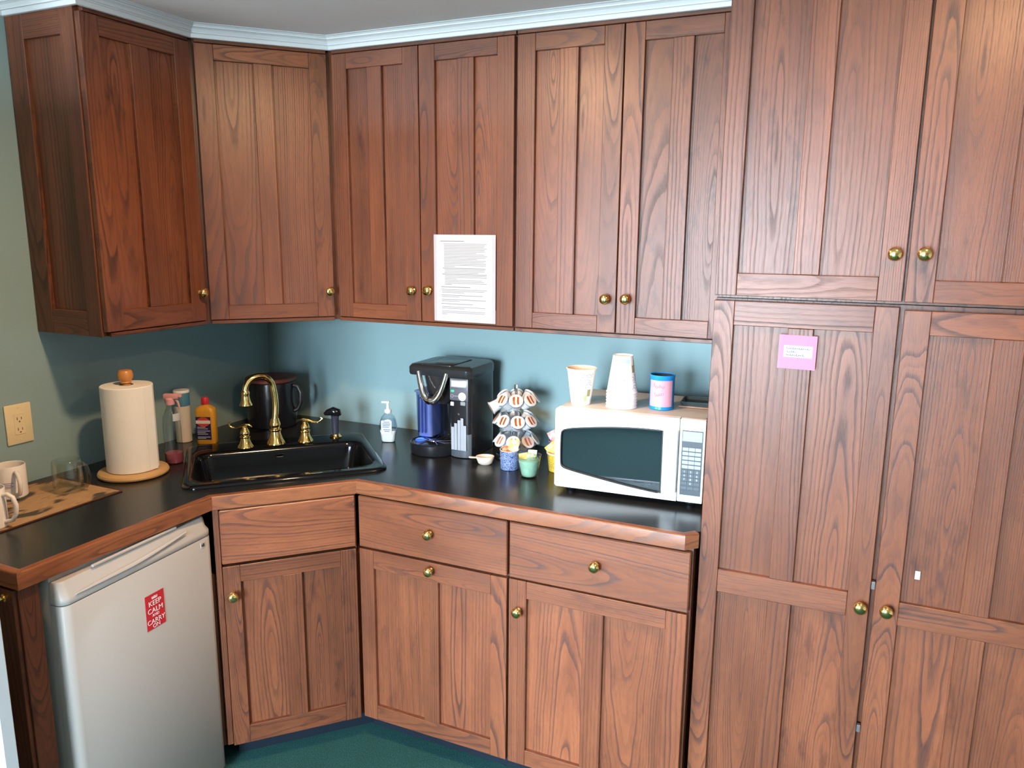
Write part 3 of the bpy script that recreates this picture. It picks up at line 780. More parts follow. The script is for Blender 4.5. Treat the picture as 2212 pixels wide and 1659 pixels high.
# ------------------------------------------------------------------ placemat, mugs, glass
def woven():
    m, nt, b, out = new_mat('woven_placemat')
    co = OBJCO(nt)
    sx = nt.nodes.new('ShaderNodeSeparateXYZ'); nt.links.new(co, sx.inputs[0])
    wv = M(nt, 'SINE', M(nt, 'MULTIPLY', sx.outputs[1], 1150.0)); wv2 = M(nt, 'SINE', M(nt, 'MULTIPLY', sx.outputs[0], 1150.0))
    w = M(nt, 'MULTIPLY_ADD', M(nt, 'MULTIPLY', wv, wv2), 0.5, 0.5)
    n = NOISE(nt, XYZ(nt, M(nt, 'MULTIPLY', sx.outputs[0], 16.0), M(nt, 'MULTIPLY', sx.outputs[1], 9.0), 0.0), 1.0, 2.5, .6)
    n2 = NOISE(nt, XYZ(nt, M(nt, 'MULTIPLY', sx.outputs[0], 60.0), M(nt, 'MULTIPLY', sx.outputs[1], 30.0), 0.0), 1.0, 2.0)
    c = MIX(nt, n2, (.52, .33, .17), (.36, .20, .09))
    c = MIX(nt, RAMP(nt, n, [(.52, (0, 0, 0)), (.60, (1, 1, 1))]), c, (.05, .045, .035))
    c = MIX(nt, M(nt, 'MULTIPLY', w, .35), c, (.10, .06, .03))
    nt.links.new(c, b.inputs['Base Color']); b.inputs['Roughness'].default_value = .9
    BUMP(nt, b, w, .5, .001)
    return m
root = thing('placemat', 'tan woven placemat with dark pattern and bound edge under the mugs', 'placemat', (.187, -1.266, ZC))
m = MB(); m.box(-.150, .150, -.227, .227, .0003, .0028, .001); m.build('weave', woven(), root, local=True)
m = MB(); m.tube([(-.151, -.228, .0022), (.151, -.228, .0022), (.151, .228, .0022), (-.151, .228, .0022)], .0024, 6, closed=True); m.build('bound_edge', plain('brown_binding', (.085, .032, .018), .8), root, local=True)
CERAM = plain('white_ceramic', (.74, .70, .66), .25, var=.02)
def mug(loc, rz, lab, hgt, rad):
    t = thing('mug', lab, 'mug', loc, rz)
    m = MB(); m.lathe([(0, 0), (rad * .93, 0), (rad, .004), (rad, hgt - .002), (rad - .0012, hgt), (rad - .003, hgt - .001), (rad - .0038, hgt - .006), (rad - .004, .007), (0, .006)], 40); m.build('cup', CERAM, t, local=True)
    m = MB(); m.tube([(rad - .003, 0, hgt * .82), (rad + .012, 0, hgt * .86), (rad + .026, 0, hgt * .78), (rad + .033, 0, hgt * .58), (rad + .031, 0, hgt * .38), (rad + .020, 0, hgt * .20), (rad - .003, 0, hgt * .15)], [.0055, .0058, .0060, .006, .006, .0058, .0055], 12); m.build('handle', CERAM, t, local=True)
    return t
t = mug((.096, -1.212, ZC + .003), math.radians(-15), 'white mug with faint blue print, standing near the outlet wall', .098, .041)
m = MB()
for (z, a0, a1) in ((.050, -.75, .25), (.045, -.45, .12), (.040, -.60, .22), (.036, -.3, .05)): m.lathe([(.0414, z), (.0414, z + .0022)], 10, a0=a0 - .4, a1=a1 - .4)
m.build('print', plain('violet_print', (.30, .28, .42), .5), t, local=True)
t = mug((.286, -1.394, ZC + .003), math.radians(24), 'plain white mug at the near edge of the placemat, handle showing', .108, .041)
m = MB(); m.lathe([(.0414, .052), (.0414, .0535)], 10, a0=-1.9, a1=-1.0); m.build('print', INK, t, local=True)
root = thing('glass_mug', 'clear glass mug lying upside down on the woven placemat', 'glass mug', (.195, -1.105, ZC + .003), math.radians(20))
m = MB(); m.lathe([(.0395, 0), (.042, .0005), (.0425, .004), (.0405, .090), (.038, .096), (0, .096), (0, .086), (.036, .084), (.0385, .006), (.0395, 0)], 40); m.build('cup', GLASS, root, local=True)
m = MB(); m.tube([(.039, 0, .084), (.050, 0, .088), (.062, 0, .078), (.068, 0, .052), (.066, 0, .028), (.058, 0, .016), (.041, 0, .018)], .0055, 12); m.build('handle', glassy('thick_glass', (.85, .84, .80), .80, .06), root, local=True)

# ------------------------------------------------------------------ fridge
SF = Vector((-.035, .505, 0)).normalized()
FF = Face((.653, -1.466), (SF.x, SF.y)); WF = .502
root = thing('mini_fridge', 'white under-counter fridge with a scooped door handle, left of the sink base', 'fridge', tuple(FF.P(WF / 2, 0, -.25)))
root['label'] = 'white under-counter fridge with a scooped door handle and red sticker'
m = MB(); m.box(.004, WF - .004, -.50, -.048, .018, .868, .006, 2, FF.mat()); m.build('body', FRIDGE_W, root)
def rrx(a0, a1, d0, rad, z, n=5):
    """door outline seen from above, its two outer corners rounded"""
    pts = [(a0, -.045)]
    for i in range(n + 1): t = PI + PI / 2 * i / n; pts.append((a0 + rad + rad * math.cos(t), d0 - rad - rad * math.sin(t)))
    for i in range(n + 1): t = PI / 2 - PI / 2 * i / n; pts.append((a1 - rad + rad * math.cos(t), d0 - rad + rad * math.sin(t)))
    pts.append((a1, -.045))
    return [FF.P(a, z, d) for a, d in pts]
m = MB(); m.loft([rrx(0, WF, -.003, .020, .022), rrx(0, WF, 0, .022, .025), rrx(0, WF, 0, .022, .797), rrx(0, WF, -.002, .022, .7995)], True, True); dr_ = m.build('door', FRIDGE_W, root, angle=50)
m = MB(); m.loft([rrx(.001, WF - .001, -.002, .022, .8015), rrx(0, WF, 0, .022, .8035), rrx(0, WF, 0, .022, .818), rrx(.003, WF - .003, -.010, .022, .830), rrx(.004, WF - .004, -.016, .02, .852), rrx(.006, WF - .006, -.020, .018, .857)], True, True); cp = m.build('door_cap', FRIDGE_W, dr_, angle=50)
pts = []
for i in range(21):
    s = i / 20; a = .035 + s * .37
    pts.append(FF.P(a, .8215 + .020 * (max(0, s - .45) / .55) ** 1.4 + .002 * math.sin(s * PI), .0015 - .006 * s * s))
m = MB(); m.tube(pts, [.002 + .0042 * math.sin(PI * (i + .6) / 21.2) for i in range(21)], 8); m.build('handle_lip', FRIDGE_W, dr_)
m = MB(); m.box(.452, .469, -.001, .0012, .772, .790, .0004, 1, FF.mat()); bd = m.build('badge', plain('badge_silver', (.50, .48, .44), .4, .3), dr_, False)
m = MB(); m.box(.4545, .4585, .0012, .0016, .7775, .7845, 0, 1, FF.mat()); m.box(.4600, .4660, .0012, .0016, .776, .786, 0, 1, FF.mat()); m.build('badge_mark', INKD, bd, False)
m = MB(); m.box(.10, .38, -.02, -.012, .860, .8675, .002, 1, FF.mat()); m.build('hinge_cover', FRIDGE_W, root)
# sticker on the fridge
root = thing('sticker', 'red rectangular sticker with white capital lettering on the fridge door', 'sticker', tuple(FF.P(.286, .660, 0)))
m = MB(); m.box(.236, .301, .0006, .0012, .617, .718, 0, 1, FF.mat()); st_ = m.build('backing', plain('red_sticker', (.50, .018, .028), .45), root, False)
WHT = plain('white_lettering', (.75, .68, .64), .6)
for (txt, z, s) in (('KEEP', 0.6845, .0205), ('CALM', 0.6635, .0205), ('AND', 0.652, .011), ('CARRY', 0.6325, .0195), ('ON', 0.6195, .0165)):
    me = text_mesh(txt, s); me.transform(FF.textmat(.2685, z, .0015)); me.transform(Matrix.Translation(-org(root))); link('lettering', me, WHT, root, False)
m = MB(); zc = .703
m.box(.259, .278, .0013, .0017, zc, zc + .003, 0, 1, FF.mat())
for a in (.260, .2645, .2685, .2725, .277): m.box(a - .0012, a + .0012, .0013, .0017, zc + .002, zc + .007 + (.001 if a == .2685 else 0), 0, 1, FF.mat())
m.build('crown_mark', WHT, root, False)

# ------------------------------------------------------------------ notices
root = thing('printed_notice', 'white printed notice page taped to the wall cabinet door', 'notice', (1.128, -DU - .001, 1.54))
m = MB(); m.box(1.0140, 1.2430, .0008, .0014, 1.3995, 1.6860, 0, 1, FB.mat()); pg = m.build('clear_sleeve', plain('sleeve_edge', (.38, .365, .40), .3), root, False)
m = MB(); m.box(1.0245, 1.2320, .0014, .0019, 1.4000, 1.6850, 0, 1, FB.mat()); m.build('page', PAPER, root, False)
m = MB(); rnd = random.Random(3)
H0 = 1.6860; HH = 1.6860 - 1.3995
def nl(fy, f0, f1, th=.0011):
    th *= 1.1
    z = H0 - fy * HH; m.box(1.014 + f0 * .229, 1.014 + f1 * .229, .0019, .0021, z - th, z + th * .2, 0, 1, FB.mat())
nl(.072, .11, .50, .0016)
ends = [.86, .83, .82, .86, .83, .83, .70, .82, .87, .84, .71, .85, .82, .85, .85, .35]
for i, e_ in enumerate(ends): nl(.104 + i * .0172, .17 if i else .165, e_)
for i, (a, e_) in enumerate(((.15, .84), (.18, .83), (.18, .83), (.18, .73), (.14, .86), (.18, .86), (.18, .86), (.18, .38), (.18, .78), (.18, .82), (.18, .86), (.18, .30))): nl(.380 + i * .0172, a, e_, .0015 if i in (0, 4) else .0011)
for fy, a, e_, th in ((.596, .12, .60, .0016), (.626, .12, .86, .0011), (.643, .13, .82, .0011), (.660, .13, .50, .0011), (.692, .12, .80, .0013), (.710, .13, .42, .0011), (.742, .13, .85, .0013), (.760, .13, .42, .0011), (.792, .12, .64, .0013), (.828, .13, .84, .0011), (.845, .13, .50, .0011), (.878, .13, .84, .0011), (.895, .13, .83, .0011), (.912, .13, .22, .0011)): nl(fy, a, e_, th)
m.build('printed_lines', INK, root, False)

root = thing('pink_note', 'hot pink square note with a white label on the pantry door', 'note', (2.197, -DP - .001, 1.412))
FPn = Face((2.197, -DP), (1, 0)); A = FPn.mat() @ Matrix.Translation((0, 0, 1.4125)) @ Matrix.Rotation(math.radians(.5), 4, 'Y')
m = MB(); m.box(-.0435, .0435, .0005, .0010, -.0415, .0415, 0, 1, A); m.build('backing_card', plain('coral_card', (.60, .16, .24), .5), root, False)
m = MB(); m.box(-.0375, .0385, .0010, .0016, -.0405, .0405, 0, 1, A); m.build('pink_paper', plain('hot_pink_paper', (.60, .17, .41), .6), root, False)
m = MB(); m.box(-.0310, .0350, .0016, .0020, -.0130, .0160, 0, 1, A); m.build('white_label', PAPER, root, False)
B_ = FPn.textmat(0, 1.4125, .0023) @ Matrix.Rotation(math.radians(-.5), 4, 'Z')
PEN = plain('ballpoint', (.10, .10, .16), .6)
for x0, x1, y, sd in (-.0255, .0280, .0095, 2), (-.0240, -.0040, .0012, 5), (-.0260, .0170, -.0068, 9):
    pts = []; n = int((x1 - x0) / .00022)
    for i in range(n):
        t = i / (n - 1); ph = t * 2 * PI * (x1 - x0) / .0048
        pts.append(B_ @ Vector((x0 + (x1 - x0) * t + .0013 * math.cos(ph), y - .0006 + .0024 * math.sin(ph) * (.6 + .4 * math.sin(t * 19 + sd)), 0)))
    m = MB(); m.tube(pts, .00042, 4); m.build('handwriting', PEN, root)

t = tag(board_mb(FP, 2.5035, 2.5145, .878, .899, -REC + .0006, -REC + .0016, 0).build('tape_scrap', PAPER, None, False), 'small white scrap of tape on the pantry door near the brass knobs', 'tape')

# ------------------------------------------------------------------ coffee maker
kx0, kx1, ky0, kz = .885, 1.130, -.275, ZC
root = thing('coffee_maker', 'black pod coffee maker with chrome handle and lit blue water tank', 'coffee maker', (1.008, -.165, ZC))
kb = -.055
def kout(x0, x1, y0, y1, rf, rb, z, n=6):
    """rounded outline: front corners rf, back corners rb"""
    pts = []
    for (cx, cy, rad, a) in ((x1 - rf, y0 + rf, rf, -PI / 2), (x1 - rb, y1 - rb, rb, 0), (x0 + rb, y1 - rb, rb, PI / 2), (x0 + rf, y0 + rf, rf, PI)):
        for i in range(n + 1): t = a + PI / 2 * i / n; pts.append(Vector((cx + rad * math.cos(t), cy + rad * math.sin(t), z)))
    return pts
# right hand column and rear body
m = MB(); m.loft([kout(1.047, kx1, ky0 + .004, kb, .018, .05, kz + .002), kout(1.047, kx1, ky0, kb, .018, .05, kz + .006), kout(1.047, kx1, ky0, kb, .018, .05, kz + .292), kout(1.047, kx1, ky0, kb, .018, .05, kz + .298)], True, True); m.build('side_housing', BLACKP, root)
m = MB(); m.loft([kout(.955, 1.048, -.165, kb, .004, .02, kz + .03), kout(.955, 1.048, -.165, kb, .004, .02, kz + .298)], True, True); m.build('brew_column', GLOSSBLACK, root)
m = MB(); m.lathe([(.044, kz + .03), (.044, kz + .21)], 24, LM(1.002, -.175, 0), a0=PI, a1=2 * PI, sy=.8); m.build('column_front', GLOSSBLACK, root)
# top shell with a seam round the lid
m = MB(); m.loft([kout(kx0, kx1 + .002, ky0 - .006, kb + .006, .020, .060, kz + .285), kout(kx0 - .002, kx1 + .004, ky0 - .010, kb + .008, .022, .062, kz + .291), kout(kx0 - .002, kx1 + .004, ky0 - .010, kb + .008, .022, .062, kz + .312), kout(kx0 + .004, kx1 - .002, ky0 - .002, kb + .002, .022, .060, kz + .321), kout(kx0 + .02, kx1 - .02, ky0 + .02, kb - .02, .02, .05, kz + .3235)], True, True); m.build('top_shell', plain('grey_black_top', (.020, .022, .024), .26), root, angle=40)
m = MB(); m.box(.940, 1.052, ky0 + .002, -.120, kz + .3215, kz + .3262, .004, 2); ld_ = m.build('lid', plain('grey_black_lid', (.022, .024, .026), .22), root)
m = MB(); m.tube([(.938, ky0 + .002, kz + .3232), (.938, -.118, kz + .3238), (1.054, -.118, kz + .3238), (1.054, ky0 + .002, kz + .3232)], .0016, 6); m.build('lid_seam', INKD, ld_)
m = MB(); m.lathe([(0, .0006), (.013, .0006), (.015, 0)], 24, LM(.992, -.24, kz + .3262) @ Matrix.Diagonal((1.2, .5, 1, 1))); m.build('lid_mark', INKD, ld_)
# brew head with the chrome U handle
def kcone(z, r, sy): return [Vector((.985 + r * math.cos(t), ky0 + .055 + sy * r * math.sin(t), z)) for t in [PI + PI * i / 16 for i in range(17)]]
m = MB(); m.loft([kcone(kz + .300, .060, 1.05), kcone(kz + .285, .060, 1.05), kcone(kz + .235, .053, .95), kcone(kz + .195, .042, .8), kcone(kz + .178, .028, .7)], True, True); m.build('brew_head', plain('smoked_head', (.025, .022, .022), .12), root, angle=50)
pts = []
for i in range(25):
    s = -1 + 2 * i / 24
    z = kz + .300 - .100 * (1 - abs(s) ** 2.4)
    pts.append((.985 + s * .056, ky0 - .008 - .014 * (1 - s * s), z))
m = MB(); m.tube(pts, [.0095 + .006 * (1 - abs(-1 + 2 * i / 24)) for i in range(25)], 12); m.build('brew_handle', CHROME, root)
# controls on the right hand column
FK = Face((1.047, ky0), (1, 0))
SILV = plain('silver_grey', (.42, .43, .46), .3, .6)
m = MB(); m.box(.004, .076, -.002, .004, kz + .206, kz + .285, .004, 2, FK.mat()); cpn = m.build('control_panel', plain('panel_grey', (.10, .10, .12), .3), root)
m = MB(); m.box(.008, .072, .003, .0065, kz + .252, kz + .280, .003, 2, FK.mat()); m.build('display_frame', SILV, cpn)
m = MB(); m.box(.013, .067, .006, .0072, kz + .256, kz + .276, .001, 1, FK.mat()); m.build('display', plain('pale_display', (.48, .56, .60), .15, emit=(.55, .68, .75), estr=.15), cpn)
m = MB(); m.lathe([(0, .004), (.012, .0035), (.0145, .002), (.0145, 0)], 24, FK.textmat(.054, kz + .222, .004)); m.build('brew_button', plain('white_button', (.85, .88, .92), .25, emit=(.9, .95, 1), estr=.35), cpn)
m = MB(); m.box(.010, .022, .0035, .0055, kz + .236, kz + .243, .002, 2, FK.mat()); m.build('green_light', plain('green_light', (.02, .5, .18), .3, emit=(.02, .9, .3), estr=1.0), cpn)
m = MB(); m.tube([FK.P(.014 + .006 * math.cos(t), kz + .222 + .005 * math.sin(t), .0045) for t in [2 * PI * i / 16 for i in range(16)]], .0012, 6, closed=True); m.box(.020, .040, .004, .0052, kz + .221, kz + .2235, 0, 1, FK.mat()); m.build('small_button', SILV, cpn)
m = MB(); m.box(.006, .019, -.001, .003, kz + .186, kz + .200, .002, 2, FK.mat()); m.build('square_button', plain('white_square', (.75, .80, .86), .3), root)
m = MB(); m.box(.045, .064, -.001, .002, kz + .190, kz + .204, .002, 1, FK.mat()); m.build('mode_button', SILV, root)
me = text_mesh('ic', .012); me.transform(FK.textmat(.038, kz + .155, .0006)); me.transform(Matrix.Translation(-org(root))); link('mark', me, SILV, root, False)
# tank on the far side, lit blue from below
m = MB(); m.loft([kout(kx0 + .006, .952, ky0 + .035, -.075, .012, .02, kz + .048), kout(kx0 + .004, .953, ky0 + .03, -.07, .012, .02, kz + .215)], True, True); wt = m.build('water_tank', BLUETANK, root)
m = MB(); m.loft([kout(kx0 + .008, .950, ky0 + .040, -.08, .012, .02, kz + .050), kout(kx0 + .008, .950, ky0 + .038, -.08, .012, .02, kz + .190)], True, True); m.build('water', plain('blue_water', (.22, .25, .40), .2, emit=(.12, .18, .60), estr=.05), wt)
m = MB(); m.box(kx0 + .002, .953, ky0 + .028, -.07, kz + .213, kz + .221, .003, 2); m.build('tank_lid', plain('blue_lid', (.09, .12, .27), .2), wt)
m = MB(); m.lathe([(0, .008), (.012, .006), (.020, 0)], 20, LM(kx0 + .030, ky0 + .022, kz + .040)); m.build('tank_light', plain('blue_led', (.02, .08, .8), .3, emit=(.03, .14, 1.0), estr=2.2), wt)
m = MB()
for i in range(3): m.box(kx0 + .016 + .014 * i, kx0 + .022 + .014 * i, ky0 + .0285, ky0 + .031, kz + .065, kz + .205)
m.build('tank_rib', glassy('rib_plastic', (.75, .80, .95), .8, .1), wt, False)
# base and drip tray
m = MB(); m.loft([kout(kx0 - .004, 1.049, ky0 + .02, kb, .03, .03, kz + .001), kout(kx0 - .004, 1.049, ky0 + .02, kb, .03, .03, kz + .040)], True, True); m.build('base', BLACKP, root)
m = MB(); m.lathe([(0, 0.001), (.080, .001), (.084, .004), (.086, .012), (.087, .040), (.082, .043), (.078, .038), (0, .038)], 40, LM(.968, ky0 + .026, kz), sy=.92); dt_ = m.build('drip_tray', BLACKP, root)
m = MB()
for i in range(7):
    t = PI * i / 7; c0 = Vector((.968, ky0 + .026, kz + .044)); dv = Vector((math.cos(t), .9 * math.sin(t), 0))
    m.tube([c0 - dv * .074, c0 + dv * .074], .0016, 6)
m.lathe([(0, .0465), (.016, .046), (.018, .043)], 20, LM(.968, ky0 + .026, kz)); m.build('drip_grate', CHROME, dt_)

# grey rounded panel low on the column; pale strips imitate reflections above it
m = MB(); m.lathe([(.041, kz + .003), (.0415, kz + .006), (.0415, kz + .086), (.0405, kz + .088), (.0385, kz + .087), (.038, kz + .03)], 28, LM(1.0885, ky0 + .014, 0), a0=PI + .15, a1=2 * PI - .15, sy=.45); pk = m.build('grey_front_panel', GREYP, root)
for x, h in ((1.064, .112), (1.076, .126), (1.089, .138), (1.101, .146), (1.112, .120)):
    m = MB(); m.box(x - .0055, x + .0055, ky0 - .0075, ky0 - .0062, kz + .03, kz + h, .0003); m.build('reflection_strip', plain('reflection_grey', (.30, .32, .36), .6), pk, False)

# ------------------------------------------------------------------ pod carousel
cx, cy = 1.258, -.172
root = thing('pod_carousel', 'chrome carousel stand loaded with three tiers of coffee pods', 'carousel', (cx, cy, ZC))
m = MB(); m.lathe([(0, 0), (.075, 0), (.078, .003), (.072, .007), (.012, .012), (.006, .016), (.0055, .244), (0, .244)], 36); m.build('stand', CHROME, root, local=True)
m = MB(); m.box(-.0065, .0065, -.0065, .0065, .236, .262, .002, 2); m.build('top_finial', CHROME, root, local=True)
tiers = [(.191, 0.0), (.116, .10), (.044, -.12)]
TILT = math.radians(52)        # pods lean out and up
ringm = None
SIDES = ['facing the room', 'between room and microwave sides', 'facing the microwave', 'between microwave and wall sides', 'facing the teal wall', 'between wall and coffee maker sides', 'facing the coffee maker', 'between coffee maker and room sides']
POD = plain('white_pod', (.74, .75, .78), .35, var=.03)
def lid_mat(name, c1, c2, c3):
    m, nt, b, out = new_mat(name)
    co = OBJCO(nt); w = nt.nodes.new('ShaderNodeTexWave'); w.inputs['Scale'].default_value = 22; w.inputs['Distortion'].default_value = 3.0; w.inputs['Detail'].default_value = 1.0
    nt.links.new(co, w.inputs[0])
    sx = nt.nodes.new('ShaderNodeSeparateXYZ'); nt.links.new(co, sx.inputs[0])
    r2 = M(nt, 'ADD', M(nt, 'MULTIPLY', sx.outputs[0], sx.outputs[0]), M(nt, 'MULTIPLY', sx.outputs[1], sx.outputs[1]))
    inside = M(nt, 'LESS_THAN', r2, .0165 ** 2)
    c = RAMP(nt, w.outputs[1], [(.30, c1), (.42, c2), (.62, c2), (.75, c3)])
    c = MIX(nt, inside, (.72, .66, .62), c)
    nt.links.new(c, b.inputs['Base Color']); b.inputs['Roughness'].default_value = .35
    return m
LIDM = [lid_mat('orange_swirl_foil', (.72, .55, .46), (.75, .20, .045), (.20, .05, .02)), lid_mat('rose_swirl_foil', (.74, .55, .48), (.70, .28, .20), (.34, .14, .10))]
def make_pod(kind):
    t = thing('coffee_pod', 'pod', 'coffee pod', (0, 0, 0), 0, 'coffee pods on the carousel')
    m = MB(); m.lathe([(0, 0), (.0165, 0), (.0180, .003), (.0205, .034), (.0215, .036), (.0215, .039), (.0242, .0405), (.0242, .0425), (.020, .0425)], 26); m.build('cup', POD, t, local=True)
    m = MB(); m.lathe([(0, .0432), (.022, .0432), (.0238, .0427)], 26); m.build('foil_lid', LIDM[kind], t, local=True)
    return t
protos = [None, None]
hold = MB()
for ti, (tz, ph) in enumerate(tiers):
    for k in range(8):
        a = -PI / 2 + math.radians(-22) + 2 * PI * k / 8 + ph
        dirr = Vector((math.cos(a), math.sin(a), 0))
        axis = (dirr * math.cos(PI / 2 - TILT) + Vector((0, 0, math.sin(PI / 2 - TILT)))).normalized()
        p = Vector((cx, cy, ZC + tz)) + dirr * .036
        q = axis.to_track_quat('Z', 'Y').to_euler()
        c0 = p + axis * .035 - Vector((cx, cy, ZC)); X_ = axis.orthogonal().normalized(); Y_ = axis.cross(X_)
        hold.tube([c0 + (X_ * math.cos(s) + Y_ * math.sin(s)) * .0228 for s in [2 * PI * i / 20 for i in range(20)]], .0013, 5, closed=True)
        hold.tube([c0 - dirr * .020 - Vector((0, 0, .012)), Vector((dirr.x * .006, dirr.y * .006, tz + .012))], .0013, 5)
        if ti == 0 and k == 7: continue                     # the empty ring
        kind = 1 if (ti == 2 and k in (0, 1)) or (ti + k) % 5 == 4 else 0
        lab = 'coffee pod in the %s tier of the carousel, %s' % (('top', 'middle', 'bottom')[ti], SIDES[k])
        if protos[kind] is None:
            o = make_pod(kind); protos[kind] = o; o['label'] = lab; o.location = p; o.rotation_euler = q
        else: o = dup(protos[kind], p, q, lab)
hold.build('pod_rings', CHROME, root, local=True)['kind'] = 'stuff'
a = -PI / 2 + math.radians(-22) + 2 * PI * 7 / 8
o = dup(protos[0], Vector((cx, cy, ZC + .197)) + Vector((math.cos(a), math.sin(a), 0)) * .052, (math.radians(118), 0, a + PI / 2 + .3), 'coffee pod turned bottom outwards in the top tier of the carousel')

# ------------------------------------------------------------------ sweetener bowls
def speckle(name, base, dots, scale=300):
    m, nt, b, out = new_mat(name)
    co = OBJCO(nt); mp = nt.nodes.new('ShaderNodeMapping'); mp.inputs['Scale'].default_value = (1, 1, 3.0); nt.links.new(co, mp.inputs[0])
    n = NOISE(nt, mp.outputs[0], scale, 2.0)
    c = RAMP(nt, n, [(.46, base), (.56, dots)]); nt.links.new(c, b.inputs['Base Color']); b.inputs['Roughness'].default_value = .25
    return m
def bowl(name, lab, loc, prof, mat, part='bowl', extra=None):
    t = thing(name, lab, 'bowl', loc)
    m = MB(); m.lathe(prof, 36); m.build(part, mat, t, local=True)
    return t
COBALT = speckle('cobalt_speckle', (.020, .035, .16), (.30, .40, .62))
def cupprof(r0, r1, h, th=.003): return [(0, 0), (r0, 0), (r0 + .002, .002), (r1, h - .001), (r1 - th / 2, h), (r1 - th, h - .001), (r0 - th + .001, .005), (0, .005)]
t = bowl('ramekin', 'cobalt blue and white speckled ramekin of orange packets in front of the carousel', (1.297, -.311, ZC), cupprof(.0285, .0325, .066), COBALT)
m = MB(); m.lathe([(.0302, .0645), (.0335, .0655), (.0335, .0675), (.0302, .0675), (.0302, .0645)], 36); m.build('rim', plain('cream_rim', (.62, .50, .40), .3), t, local=True)
bowl('ramekin', 'dark cobalt ramekin of pink packets standing behind the yellow bowl', (1.412, -.150, ZC), cupprof(.032, .0385, .075), COBALT)
t = bowl('glass_bowl', 'clear glass bowl filled with pale green packets before the microwave', (1.392, -.366, ZC), cupprof(.0255, .0400, .076, .003), GLASS)
m = MB(); m.lathe([(0, .0055), (.022, .0055), (.025, .011), (.0345, .058), (.030, .064), (0, .060)], 28)
m.build('green_sweets', plain('green_paper_fill', (.30, .50, .36), .6, var=.35, scale=60), t, local=True)
t = bowl('yellow_bowl', 'yellow glazed bowl with a white rim beside the microwave', (1.452, -.262, ZC), cupprof(.028, .0370, .062), speckle('yellow_glaze', (.62, .44, .05), (.40, .26, .04), 180))
m = MB(); m.lathe([(.0345, .060), (.0385, .061), (.0385, .065), (.0345, .065), (.0345, .060)], 36); m.build('rim', plain('white_rim', (.75, .70, .62), .3), t, local=True)
t = thing('spoon_rest', 'small oval cream porcelain dish with a tab handle', 'dish', (1.200, -.300, ZC), math.radians(24))
m = MB(); m.lathe([(0, 0), (.018, 0), (.024, .004), (.032, .026), (.0315, .028), (.0290, .027), (.022, .007), (0, .005)], 36, sy=.8); m.build('dish', plain('cream_porcelain', (.74, .62, .50), .25), t, local=True)
m = MB(); m.loft([[Vector((x, y * w, z + dz)) for y, dz in ((-1, 0), (-.5, -.002), (.5, -.002), (1, 0), (.5, .002), (-.5, .002))] for x, w, z in ((-.026, .006, .022), (-.034, .008, .0225), (-.044, .011, .023), (-.052, .010, .0235), (-.056, .004, .024))], True, True); m.build('tab_handle', plain('cream_porcelain_tab', (.80, .72, .64), .25), t, local=True)
def packet(name, lab, loc, rot, mat, w=.020, h=.030, grp=None):
    m = MB(); n = 5
    fr = []; bk = []
    for j in range(n):
        for i in range(n):
            u = i / (n - 1) * 2 - 1; v = j / (n - 1) * 2 - 1
            p = .0022 * (1 - u * u) * (1 - v * v) + .0003
            fr.append((u * w, v * h, p)); bk.append((u * w, v * h, -p))
    f = []
    for j in range(n - 1):
        for i in range(n - 1):
            a = j * n + i; f += [(a, a + 1, a + n + 1, a + n), (n * n + a, n * n + a + n, n * n + a + n + 1, n * n + a + 1)]
    m.add(fr + bk, f)
    o = m.build(name, mat, None, True); o.location = loc; o.rotation_euler = rot
    return tag(o, lab, 'packet', grp)
PKO = speckle('orange_packet', (.80, .42, .10), (.85, .70, .50), 90); PKP = speckle('pink_packet', (.78, .36, .36), (.82, .62, .60), 70); PKY = speckle('yellow_packet', (.74, .46, .08), (.80, .62, .30), 80); PKG = speckle('green_packet', (.33, .52, .36), (.55, .68, .52), 80)
packet('sweetener_packet', 'orange printed packet standing in the speckled ramekin before the carousel', (1.309, -.306, ZC + .080), (math.radians(68), 0, math.radians(12)), PKO, .0175, .020, 'sweetener packets')
packet('sweetener_packet', 'cream packet with red print lying low in the speckled ramekin', (1.286, -.316, ZC + .066), (math.radians(28), 0, math.radians(25)), speckle('cream_packet', (.62, .50, .30), (.60, .18, .10), 80), .014, .018, 'sweetener packets')
packet('sweetener_packet', 'orange packet tucked behind the standing one in the speckled ramekin', (1.303, -.297, ZC + .072), (math.radians(80), .3, math.radians(30)), PKO, .015, .020, 'sweetener packets')
for i, (dx, dy, dz, rx, ry, rz) in enumerate(((.0, -.006, .084, 55, 6, 20), (-.016, .004, .080, 66, -22, 38), (.016, .004, .090, 72, 20, 5))):
    packet('sweetener_packet', ('pink packet foremost in the dark cobalt ramekin', 'pink packet leaning toward the carousel from the cobalt ramekin', 'pink packet leaning toward the microwave in the cobalt ramekin')[i], (1.412 + dx, -.150 + dy, ZC + dz), (math.radians(rx), math.radians(ry), math.radians(rz)), PKP, .020, .026, 'sweetener packets')
for i, (dx, dy, dz, rx, ry, rz) in enumerate(((-.020, -.004, .070, 62, -38, 25), (.006, -.010, .066, 40, 5, 15), (.010, .010, .082, 80, 12, 18), (-.006, .008, .078, 74, -12, 30))):
    packet('sweetener_packet', ('yellow packet leaning over the glass bowl from the yellow bowl', 'yellow packet lying flattest on top of the yellow bowl', 'yellow packet standing against the microwave in the yellow bowl', 'yellow packet standing at the back of the yellow bowl')[i], (1.452 + dx, -.262 + dy, ZC + dz), (math.radians(rx), math.radians(ry), math.radians(rz)), PKY, .017, .022, 'sweetener packets')
